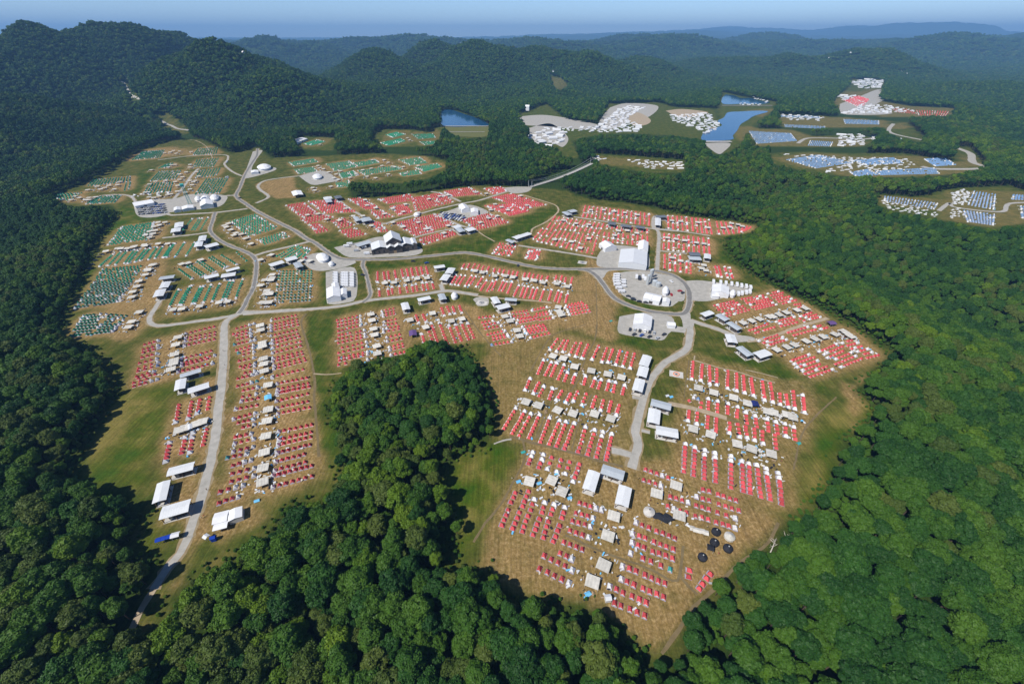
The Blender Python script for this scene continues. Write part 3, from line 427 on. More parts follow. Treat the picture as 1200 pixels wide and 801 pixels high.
c2 = mixc(mth('MULTIPLY', sp.outputs[2], .85), c1, mdw)
bf = mth('MULTIPLY', sp.outputs[0], mth('ADD', mth('MULTIPLY', n3, 1.7), .12))
c3 = mixc(bf, c2, brn)
c4 = mixc(ca.outputs['Alpha'], c3, lit)
sv = N('ShaderNodeMapRange'); L(stk, sv.inputs[0]); sv.inputs[1].default_value = .3; sv.inputs[2].default_value = .7; sv.inputs[3].default_value = .7; sv.inputs[4].default_value = 1.3
n4 = noise(.9, 6, .75); grit = N('ShaderNodeMapRange'); L(n4, grit.inputs[0]); grit.inputs[1].default_value = .3; grit.inputs[2].default_value = .7; grit.inputs[3].default_value = .72; grit.inputs[4].default_value = 1.3; gm2 = N('ShaderNodeMath'); gm2.operation = 'MULTIPLY'; L(sv.outputs[0], gm2.inputs[0]); L(grit.outputs[0], gm2.inputs[1])
hs = N('ShaderNodeHueSaturation'); L(c4, hs.inputs['Color']); L(gm2.outputs[0], hs.inputs['Value']); L(hs.outputs[0], b.inputs['Base Color'])
bp = N('ShaderNodeBump'); bp.inputs['Strength'].default_value = .5; bp.inputs['Distance'].default_value = .6; L(n2, bp.inputs['Height']); L(bp.outputs[0], b.inputs['Normal'])
GME.materials.append(gm); obj('ground', GME, kind='structure')
# ------------------------------------------------------------------ roads, paths, gravel yards
def gravel(name, c0, c1):
    m = bpy.data.materials.new(name); m.use_nodes = True; nt = m.node_tree; b = nt.nodes['Principled BSDF']; b.inputs['Roughness'].default_value = .9; b.inputs['Specular IOR Level'].default_value = .1
    ge = nt.nodes.new('ShaderNodeNewGeometry'); n = nt.nodes.new('ShaderNodeTexNoise'); n.inputs['Scale'].default_value = .25; n.inputs['Detail'].default_value = 8; n.inputs['Roughness'].default_value = .7
    nt.links.new(ge.outputs['Position'], n.inputs['Vector']); r = nt.nodes.new('ShaderNodeValToRGB'); r.color_ramp.elements[0].position = .3; r.color_ramp.elements[1].position = .7
    r.color_ramp.elements[0].color = (*c0, 1); r.color_ramp.elements[1].color = (*c1, 1); nt.links.new(n.outputs[0], r.inputs[0]); nt.links.new(r.outputs[0], b.inputs['Base Color']); return m
MG = gravel('pale_gravel', (.29,.28,.25), (.44,.42,.385)); MA = gravel('asphalt', (.15,.148,.14), (.23,.22,.21)); MD = gravel('bare_dirt', (.30,.235,.155), (.44,.36,.26)); MT = gravel('worn_grass_track', (.13,.10,.05), (.2,.155,.085))
def smooth(P, step=3.0):
    P = [np.array(p[:2], float) for p in P]; out = []
    for i in range(len(P) - 1):
        p0 = P[max(i - 1, 0)]; p1 = P[i]; p2 = P[i + 1]; p3 = P[min(i + 2, len(P) - 1)]; n = max(2, int(np.linalg.norm(p2 - p1) / step))
        for k in range(n):
            t = k / n; out.append(.5 * (2 * p1 + (p2 - p0) * t + (2 * p0 - 5 * p1 + 4 * p2 - p3) * t * t + (3 * p1 - p0 - 3 * p2 + p3) * t ** 3))
    out.append(P[-1]); return np.array(out)
ROADPTS = []
def ribbon(name, pts, w, m, lift, z0=True, pxs=True, wob=.45):
    W_ = g([p[0] for p in pts], [p[1] for p in pts])[:, :2] if pxs else np.array(pts)
    C = smooth(W_); d = np.gradient(C, axis=0); d /= np.linalg.norm(d, axis=1)[:, None] + 1e-9; nrm = np.stack([-d[:, 1], d[:, 0]], -1)
    ROADPTS.append(C); wv = np.full(len(C), float(w)) if not isinstance(w, tuple) else np.interp(np.linspace(0, 1, len(C)), np.linspace(0, 1, len(w)), w); wv = wv * (1 + (fbm(C[:,0] / 14, C[:,1] / 14, 3) - .5) * .22)
    K = 5; V = []
    for k in range(K):
        s = (k / (K - 1) - .5) * wv
        e = (RNG.random(len(C)) - .5) * wob * (1 if k in (0, K - 1) else 0)
        p = C + nrm * (s + e)[:, None]; V.append(np.column_stack([p, bil(GZ, p[:, 0], p[:, 1]) + lift]))
    V = np.array(V); n = len(C); V = V.reshape(-1, 3); Fc = [(k * n + i, k * n + i + 1, (k + 1) * n + i + 1, (k + 1) * n + i) for k in range(K - 1) for i in range(n - 1)]
    return obj(name, mesh(name, V, np.array(Fc)[:, ::-1], [m]), kind='structure')
def sc(ox, oy, zf, L): return [(ox + a / zf, oy + b / zf) for a, b in L]
loop = sc(680,300,6,[(-20,92),(0,92),(60,103),(110,135),(150,180),(230,285),(340,345),(480,385),(600,402),(690,408),(735,400),(760,360),(768,310),(762,240),(720,180),(640,130),(540,105),(440,97),(300,90),(100,91),(-20,92)])
spine = [(302,174),(301,182),(296,190),(287,205),(281,220),(277,230),(290,240),(302,248),(325,260),(345,270),(360,280),(370,285),(385,296),(400,303),(425,304),(470,303),(520,298),(545,296),(570,300),(600,307),(630,313),(660,315),(680,315)]
R1 = [('road', spine, 5.0, MG, .06), ('road', loop, 5.3, MG, .075),
 ('road', [(800,366),(808,380),(808,395),(803,410)] + sc(580,380,6,[(1200,265),(1150,318),(1110,365),(1078,420),(1050,500),(1022,600),(1000,690),(985,760)]) + sc(580,440,6,[(1008,480),(985,560),(962,652)]), 5.0, MG, .09),
 ('road', sc(680,300,6,[(775,450),(860,480),(960,510),(1060,550),(1130,570)]), 4.3, MG, .065),
 ('road', sc(300,280,4,[(-60,352),(0,345),(150,335),(300,325),(420,310),(510,290),(640,275),(760,262),(850,248),(900,243),(960,250),(1040,262)]), 4.0, MG, .07),
 ('road', sc(300,280,4,[(500,298),(535,265),(530,220),(515,160),(500,125),(505,100)]), 3.7, MG, .085),
 ('road', sc(50,150,4,[(960,378),(820,395),(700,402),(610,408),(578,400)]), 3.7, MG, .08), ('road', sc(50,150,4,[(808,395),(795,440),(785,480),(820,520),(880,552),(940,575),(985,600),(1002,640),(990,740),(960,800)]) + sc(60,300,4,[(905,235),(880,270)]), 4.3, MG, .095),
 ('road', sc(50,150,4,[(985,600),(1060,578),(1200,545),(1255,530)]), 3.7, MG, .08),
 ('road', sc(60,300,4,[(905,265),(820,285),(740,298),(650,310),(540,325),(490,325),(465,312),(462,285),(490,240),(510,208)]), 3.7, MG, .075),
 ('road', sc(60,300,4,[(870,262),(1000,262),(1100,255),(1200,250)]), 4.0, MG, .06),
 ('road', sc(130,370,8,[(1180,-10),(1090,40),(1065,90),(1060,200),(1055,400),(1030,700)]) + sc(160,450,8,[(770,200),(745,450),(690,750)]) + sc(150,530,8,[(740,220),(690,420),(620,620),(560,800)]) + sc(100,480,4,[(485,590),(445,670),(390,730),(360,780)]) + [(180,690)], (5.3,5.3,5.0,4.6,3.6), MG, .1), ('path', [(190,672),(180,690),(166,712),(152,742),(132,775)], (3.4,2.8,2.2), MD, .08),
 ('road', sc(50,150,4,[(1000,352),(1050,330),(1055,315),(1020,290),(1010,270),(1040,248),(1110,235),(1200,225)]) + [(370,204),(395,200)], 3.7, MG, .08),
 ('road', sc(50,150,4,[(900,315),(820,320)]), 3.7, MG, .085), ('road', sc(50,150,4,[(610,338),(650,290),(700,220),(730,190)]), 3.7, MG, .07),
 ('road', sc(50,150,4,[(935,225),(890,205),(852,170),(868,145),(850,126),(700,130),(540,150)]), 3.1, MG, .09), ('road', sc(50,150,4,[(435,345),(420,325),(395,315),(330,312),(265,318)]), 3.1, MG, .08),
 ('road', sc(50,150,4,[(785,487),(700,500),(560,515)]), 3.1, MG, .07), ('path', sc(50,150,4,[(800,150),(770,90),(725,62),(690,55)]), 1.5, MD, .08),
 ('road', sc(300,150,4,[(390,340),(450,385),(545,435),(600,448),(660,430),(740,410),(830,385),(960,355),(1060,335),(1200,290)]), 3.7, MG, .08), ('road', sc(300,150,4,[(830,400),(940,448),(1000,470)]), 3.1, MG, .07), ('road', sc(300,150,4,[(720,520),(820,492),(960,465)]), 2.4, MG, .09),
 ('road', sc(300,150,4,[(820,298),(880,310),(960,345)]), 3.1, MG, .1),
 ('road', sc(500,180,4,[(430,430),(560,450),(700,472),(800,490)]), 3.1, MG, .07), ('road', sc(500,180,4,[(680,295),(850,320),(1040,350),(1200,365)]), 2.8, MG, .08), ('road', sc(750,200,4,[(80,470),(85,380),(88,290),(62,265),(65,220),(85,210)]), 3.7, MG, .09),
 ('road', sc(750,200,4,[(88,272),(200,285),(330,305)]), 2.4, MG, .07), ('road', sc(750,200,4,[(90,375),(220,388)]), 2.4, MG, .07),
 ('road', sc(580,440,6,[(820,525),(880,535),(955,555)]), 4.3, MG, .07), ('road', sc(580,440,6,[(965,150),(1000,155),(1035,165)]), 3.1, MG, .07), ('road', sc(580,440,6,[(1030,385),(1090,400)]), 2.4, MG, .07),
 ('road', sc(420,290,6,[(578,258),(590,290),(600,310)]), 3.7, MG, .08), ('path', sc(540,300,6,[(0,262),(200,290),(400,305),(560,318),(640,330)]), 2.4, MD, .06),
 ('path', sc(750,380,4,[(500,80),(600,62),(760,5),(850,-20),(880,-30)]), 3.1, MD, .055), ('path', sc(780,400,6,[(20,435),(150,460),(250,485),(350,515),(430,540)]), 3.7, MD, .05), ('path', sc(780,400,6,[(430,540),(560,580),(680,625),(750,640)]), 1.5, MT, .05),
 ('path', sc(500,180,4,[(440,190),(540,220),(600,240),(618,262),(605,285),(560,320),(500,350),(490,370),(470,400)]), 2.4, MD, .05), ('path', sc(500,180,4,[(232,358),(270,385),(320,412)]), 1.8, MD, .06),
 ('path', sc(230,360,8,[(1030,62),(990,110),(990,180),(1040,340),(1080,500),(1110,680),(1110,800)]) + sc(230,440,8,[(1105,200),(1130,500),(1150,760)]), 1.5, MT, .05), ('path', sc(350,380,4,[(70,230),(130,235),(200,228)]), 1.0, MD, .06),
 ('path', sc(780,400,6,[(200,125),(205,100)]), 1.2, MD, .07), ('path', sc(780,400,6,[(195,130),(380,185),(480,205),(640,255),(770,290)]), 1.1, MD, .05), ('path', sc(780,400,6,[(560,200),(680,225),(790,255)]), 0.9, MD, .05),
 ('path', sc(780,400,6,[(130,420),(140,290),(165,130)]), 0.7, MT, .05), ('path', sc(580,380,6,[(715,10),(700,110),(640,230),(580,400),(440,580),(300,798)]), 1.0, MT, .05), ('path', sc(580,440,6,[(450,70),(400,170),(330,330),(280,455)]), 0.9, MT, .055), ('path', sc(580,440,6,[(680,130),(600,300),(540,520)]), 0.9, MT, .055),
 ('path', sc(580,380,6,[(640,0),(440,60),(360,130),(250,330)]), 0.8, MT, .05), ('path', sc(580,440,6,[(100,425),(300,480),(560,545),(740,600),(900,640)]), 1.8, MT, .06),
 ('path', sc(550,510,8,[(500,30),(520,210),(420,420),(300,640),(150,820),(40,1000)]), 1.2, MT, .05), ('path', sc(740,610,8,[(480,230),(455,500),(380,560),(120,430),(-300,280),(-620,130)]), 1.2, MT, .05), ('path', sc(740,610,8,[(455,500),(520,600),(620,690)]), 1.2, MT, .06),
 ('path', [(912,612),(900,636),(880,650),(860,665),(836,690),(812,712),(795,738),(775,765)], 1.4, MT, .05), ('path', sc(780,400,6,[(1200,390),(1060,520),(960,650),(900,900)]), 1.0, MT, .05), ('path', sc(420,290,6,[(740,430),(850,590),(1000,760)]), 1.0, MT, .05), ('path', sc(540,300,6,[(950,180),(955,350),(950,560),(880,700)]), 0.8, MT, .05),
  ('path', sc(550,510,8,[(230,80),(320,45),(395,35)]), 1.3, MG, .09)]
MS = gravel('dusty_shoulder', (.22,.165,.085), (.34,.27,.165))
for nm, P, w, m, l in R1:
    if nm == 'road': ribbon('road_shoulder', P, tuple(k * 1.5 for k in w) if isinstance(w, tuple) else w * 1.5, MS, l - .04, wob=1.6)
    ribbon(nm, P, w, m, l)
ribbon('road', spine, 3.3, MA, .12); ribbon('road', loop, 3.7, MA, .125)                     # paved middle of the two main roads
ribbon('road', sc(300,280,4,[(500,298),(535,265),(530,220),(515,160),(500,125),(505,100)]), 2.4, MA, .13); ribbon('road', sc(50,150,4,[(808,395),(795,440),(785,480),(820,520),(880,552),(940,575),(985,600),(1002,640),(990,740),(960,800)]) + sc(60,300,4,[(905,235),(880,268)]), 2.9, MA, .135)
for P, w in ([(954,173),(970,176),(1006,180),(1018,188),(1022,196),(1060,200)][:0], 6), ([(1120,173),(1137,180),(1140,190),(1155,197),(1100,198),(1080,195)], 12), ([(1047,145),(1043,155),(1080,164)], 9), ([(935,168),(947,162),(980,162),(1013,163),(1033,160)], 8), ([(1100,247),(1113,238),(1120,243),(1173,248),(1187,238),(1260,238)], 5), ([(150,112),(158,116),(165,120)], 5):
    if P: ribbon('road', P, w, MG, .12)
for P, w in (([(184,139),(200,147),(208,151),(223,154)], 7), ([(143,97),(149,104),(154,112),(166,119)], 7)):     # road climbing the wooded slope
    W3 = [march(*p)[:2] for p in P]; ribbon('road', W3, w, MG, .4, pxs=False)
def yard(name, P, m, lift, n=2.5):
    w = g([p[0] for p in P], [p[1] for p in P])[:, :2]; C = smooth(list(w) + [w[0]], 4.0)[:-1]
    import mathutils
    V = [(x, y, 0) for x, y in C]; bm = __import__('bmesh').new(); vs = [bm.verts.new(v) for v in V]; bm.faces.new(vs)
    bmm = __import__('bmesh'); bmm.ops.triangulate(bm, faces=bm.faces[:])
    for _ in range(3): bmm.ops.subdivide_edges(bm, edges=[e for e in bm.edges if e.calc_length() > 9], cuts=1); bmm.ops.triangulate(bm, faces=[f for f in bm.faces if len(f.verts) > 3])
    co = np.array([v.co[:] for v in bm.verts]); z = bil(GZ, co[:, 0], co[:, 1]) + lift
    for v, zz in zip(bm.verts, z): v.co.z = zz
    me = bpy.data.meshes.new(name); bm.normal_update(); bm.to_mesh(me); bm.free(); me.materials.append(m)
    if me.polygons and sum(p.normal.z for p in me.polygons) < 0: me.flip_normals()
    return obj(name, me, kind='structure')
for P in [sc(680,300,6,[(265,120),(340,108),(480,110),(620,135),(680,150),(735,220),(730,310),(690,318),(650,350),(600,355),(480,340),(330,295),(255,230),(225,150)]),
 sc(680,300,6,[(275,425),(350,410),(480,400),(640,425),(670,490),(735,500),(735,540),(640,530),(590,585),(540,590),(420,570),(300,550),(262,520)]),
 sc(680,300,6,[(740,175),(820,170),(930,180),(1190,215),(1195,240),(1120,262),(980,300),(880,318),(790,312),(765,300),(770,230)]),
 sc(680,300,6,[(690,408),(770,395),(775,440),(800,470),(790,500),(730,510),(715,450)]), sc(680,300,6,[(60,100),(100,95),(300,100),(200,105),(165,150),(140,160),(110,130)]),
 sc(500,180,4,[(800,480),(850,430),(990,440),(1035,460),(1040,535),(960,545),(860,535),(800,525)]), sc(300,280,4,[(327,155),(460,135),(470,270),(415,300),(345,305),(330,280)]),
 sc(300,150,4,[(365,560),(480,535),(600,510),(770,560),(750,595),(600,605),(480,608),(420,600)]), sc(300,280,4,[(215,85),(290,65),(360,80),(440,95),(470,110),(400,135),(300,150),(240,130)]),
 sc(50,150,4,[(425,345),(520,335),(620,330),(700,310),(850,315),(860,340),(820,370),(700,385),(600,395),(570,410),(490,420),(440,405)]), sc(50,150,4,[(985,110),(1030,105),(1000,150),(985,200),(1080,185),(1085,200),(960,235),(950,215)]),
 sc(500,180,4,[(360,160),(420,155),(490,158),(470,180),(400,185)]), sc(500,180,4,[(50,285),(110,265),(200,240),(290,275),(200,300),(130,310)]), sc(300,150,4,[(200,225),(310,200),(380,235),(390,245),(320,260),(260,265)]), sc(680,300,6,[(1070,552),(1200,565),(1230,590),(1120,605),(1080,590)]),
 sc(540,300,6,[(85,305),(110,290),(165,285),(195,300),(190,345),(120,350),(108,330)]), sc(60,300,4,[(720,200),(735,195),(740,215),(722,222)])[:0]]:
    if P: yard('gravel_yard', P, MG, .055)
for P in [[(715,126),(735,121),(770,124),(762,136),(740,142),(722,150),(700,152),(705,138)],[(620,150),(645,145),(665,160),(660,172),(648,168),(625,166)],[(600,138),(640,135),(700,146),(690,152),(640,148),(612,146)],[(984,122),(1010,112),(1030,105),(1045,112),(1025,124),(1045,133),(990,134)]]: yard('gravel_yard', P, MG, .15)
for P in [[(735,135),(748,132),(762,140),(758,146),(742,147)],[(780,130),(800,128),(830,132),(800,138)],[(830,150),(845,150),(848,162),(835,160)]]: yard('dry_field', P, MD, .3)
# ------------------------------------------------------------------ lakes
mw = bpy.data.materials.new('lake_water'); mw.use_nodes = True; b = mw.node_tree.nodes['Principled BSDF']
b.inputs['Base Color'].default_value = (.015,.075,.17,1); b.inputs['Roughness'].default_value = .12; b.inputs['IOR'].default_value = 1.33
bp = mw.node_tree.nodes.new('ShaderNodeBump'); nz = mw.node_tree.nodes.new('ShaderNodeTexNoise'); nz.inputs['Scale'].default_value = .12; bp.inputs['Strength'].default_value = .25
mw.node_tree.links.new(nz.outputs[0], bp.inputs['Height']); mw.node_tree.links.new(bp.outputs[0], b.inputs['Normal'])
yard('water', [(518,129),(530,129),(545,134),(560,139),(573,146),(560,148),(519,147)], mw, .5)
yard('water', [(866,131),(886,130),(900,131),(884,136),(876,141),(868,146),(864,153),(859,159),(857,164),(825,165),(823,158),(829,153),(838,150),(846,147),(841,142),(848,138),(853,132)], mw, .5)
yard('water', [(850,111),(860,112),(868,115),(880,115),(890,118),(902,120),(893,122),(870,122),(848,122),(846,116)], mw, .5)
MGR = gravel('dam_grass', (.09,.11,.03), (.16,.15,.05))
yard('dam_bank', [(519,149),(573,149),(569,160),(540,160),(522,157)], MGR, .4); ribbon('road', [(518,148.3),(575,148.3)], 8, MG, 1.2); ribbon('path', [(524,155),(568,155)], 5, MG, 1.0)
yard('dam_bank', [(824,168),(855,168),(848,178),(840,180)], MG, .4); ribbon('road', [(822,166.5),(857,166.5)], 12, M['conc'], 1.4); ribbon('road', [(846,124),(905,124)], 10, MG, 1.2)
# ------------------------------------------------------------------ structures from traced roof corners
def rect(ox, oy, zf, q, h):
    P = [plane(ox + x / zf, oy + y / zf, h) for x, y in q]
    c = sum(P) / 4; z0 = float(bil(GZ, c[0], c[1])); P = [plane(ox + x / zf, oy + y / zf, h + z0) for x, y in q]; c = sum(P) / 4
    a = (P[1] - P[0] + P[2] - P[3]) / 2; b = (P[3] - P[0] + P[2] - P[1]) / 2
    if np.linalg.norm(a) < np.linalg.norm(b): a, b = b, a
    ang = math.atan2(a[1], a[0]); return c, float(np.linalg.norm(a)), float(np.linalg.norm(b)), ang, z0
def shelter(ox, oy, zf, q, label, h=4.2, col='w', wall=True, group='metal roofed sheds of the camp'):
    c, w, d, ang, z0 = rect(ox, oy, zf, q, h); t = empty('shed', (c[0], c[1], z0), ang, label=label, category='shed', group=group)
    m = {'w': M['roofw'], 'g': M['roofg'], 'd': M['roofd']}[col]
    r = MB().gable(w, d, h, h + .45, .14, .25)
    for k in range(1, int(w / 1.1)):
        x = -w / 2 + k * 1.1; r.add([(x,-d/2-.2,h+.02),(x+.06,-d/2-.2,h+.02),(x+.06,0,h+.5),(x,0,h+.5)], [(0,1,2,3)]).add([(x,0,h+.5),(x+.06,0,h+.5),(x+.06,d/2+.2,h+.02),(x,d/2+.2,h+.02)], [(0,1,2,3)])
    obj('roof', r.mesh('shed_roof', m), parent=t); obj('floor_slab', MB().box(-w/2, w/2, -d/2, d/2, -.3, .16).mesh('shed_floor', M['conc']), parent=t)
    n = 4 if w > 12 else 3; pm = MB().box(-.14, .14, -.14, .14, .16, h - .1).mesh('shed_post', M['post'])
    for i in range(n):
        for sy in (-1, 1): obj('post', pm, (-w/2 + .5 + (w - 1) * i / (n - 1), sy * (d/2 - .4), 0), parent=t)
    if wall: obj('wall_block', MB().box(-w*.3, w*.3, -d*.28, d*.22, .17, h - .2).mesh('shed_wall', M['wall']), parent=t) if False else None; wb_ = obj('wall_block', MB().box(-w*.3, w*.3, -d*.28, d*.22, .17, h - .2).mesh('shed_wall', M['wall']), parent=t); obj('door', MB().box(-w*.25, -w*.25 + 1.1, -d*.28 - .06, -d*.28 - .003, .17, 2.3).mesh('shed_door', M['steel']), parent=wb_)
    return c, w, d, ang
def marquee(ox, oy, zf, q, label, h=4.5, rise=2.2, bays=1, m='white', walls=True, cat='marquee', group='large white event tents'):
    c, w, d, ang, z0 = rect(ox, oy, zf, q, h); t = empty('marquee', (c[0], c[1], z0), ang, label=label, category=cat, group=group); r = MB()
    if bays == 0:
        n = 12; V = [(0, 0, h + rise)] + [(w/2*math.cos(2*math.pi*k/n), d/2*math.sin(2*math.pi*k/n), h*.75) for k in range(n)] + [(w*.3*math.cos(2*math.pi*k/n), d*.3*math.sin(2*math.pi*k/n), h + rise*.55) for k in range(n)]
        r.add(V, [(0, 13 + k, 13 + (k + 1) % n) for k in range(n)] + [(13 + k, 1 + k, 1 + (k + 1) % n, 13 + (k + 1) % n) for k in range(n)])
        if walls: obj('side_wall', MB().tube((0,0,0), (0,0,h*.76), d*.46, d*.46, 12).mesh('m_wall', M[m]), parent=t).scale = (w / d, 1, 1)
    else:
        for k in range(bays):
            x0 = -w/2 + w * k / bays; x1 = x0 + w / bays; g_ = MB().gable(w / bays - .05, d, h, h + rise, .1, .15)
            r.add([(x + (x0 + x1) / 2, y, z) for x, y, z in g_.v], g_.f)
        if walls:
            s = MB().box(-w/2, w/2, -d/2, d/2, 0, h - .1); s.add([(-w/2+.05,-d/2,h-.1),(-w/2+.05,d/2,h-.1),(-w/2+.05,0,h+rise-.2)], [(0,1,2)]).add([(w/2-.05,-d/2,h-.1),(w/2-.05,d/2,h-.1),(w/2-.05,0,h+rise-.2)], [(0,2,1)])
            sw_ = obj('side_wall', s.mesh('m_wall', M[m]), parent=t)
            if w > 9: obj('doorway', MB().box(-1.6, 1.6, -d/2 - .05, -d/2 - .004, 0, 2.6).mesh('m_door', M['wall']), parent=sw_)
    obj('canopy', r.mesh('m_canopy', M[m]), parent=t)
    if not walls:
        pm = MB().tube((0,0,0), (0,0,h - .05), .06).mesh('m_pole', M['steel'])
        for sx in (-1, 0, 1):
            for sy in (-1, 1): obj('pole', pm, (sx * (w/2 - .3), sy * (d/2 - .3), 0), parent=t)
    return t
def quad(cx, cy, w, h): return [(cx - w/2, cy - h/2), (cx + w/2, cy - h/2), (cx + w/2, cy + h/2), (cx - w/2, cy + h/2)]
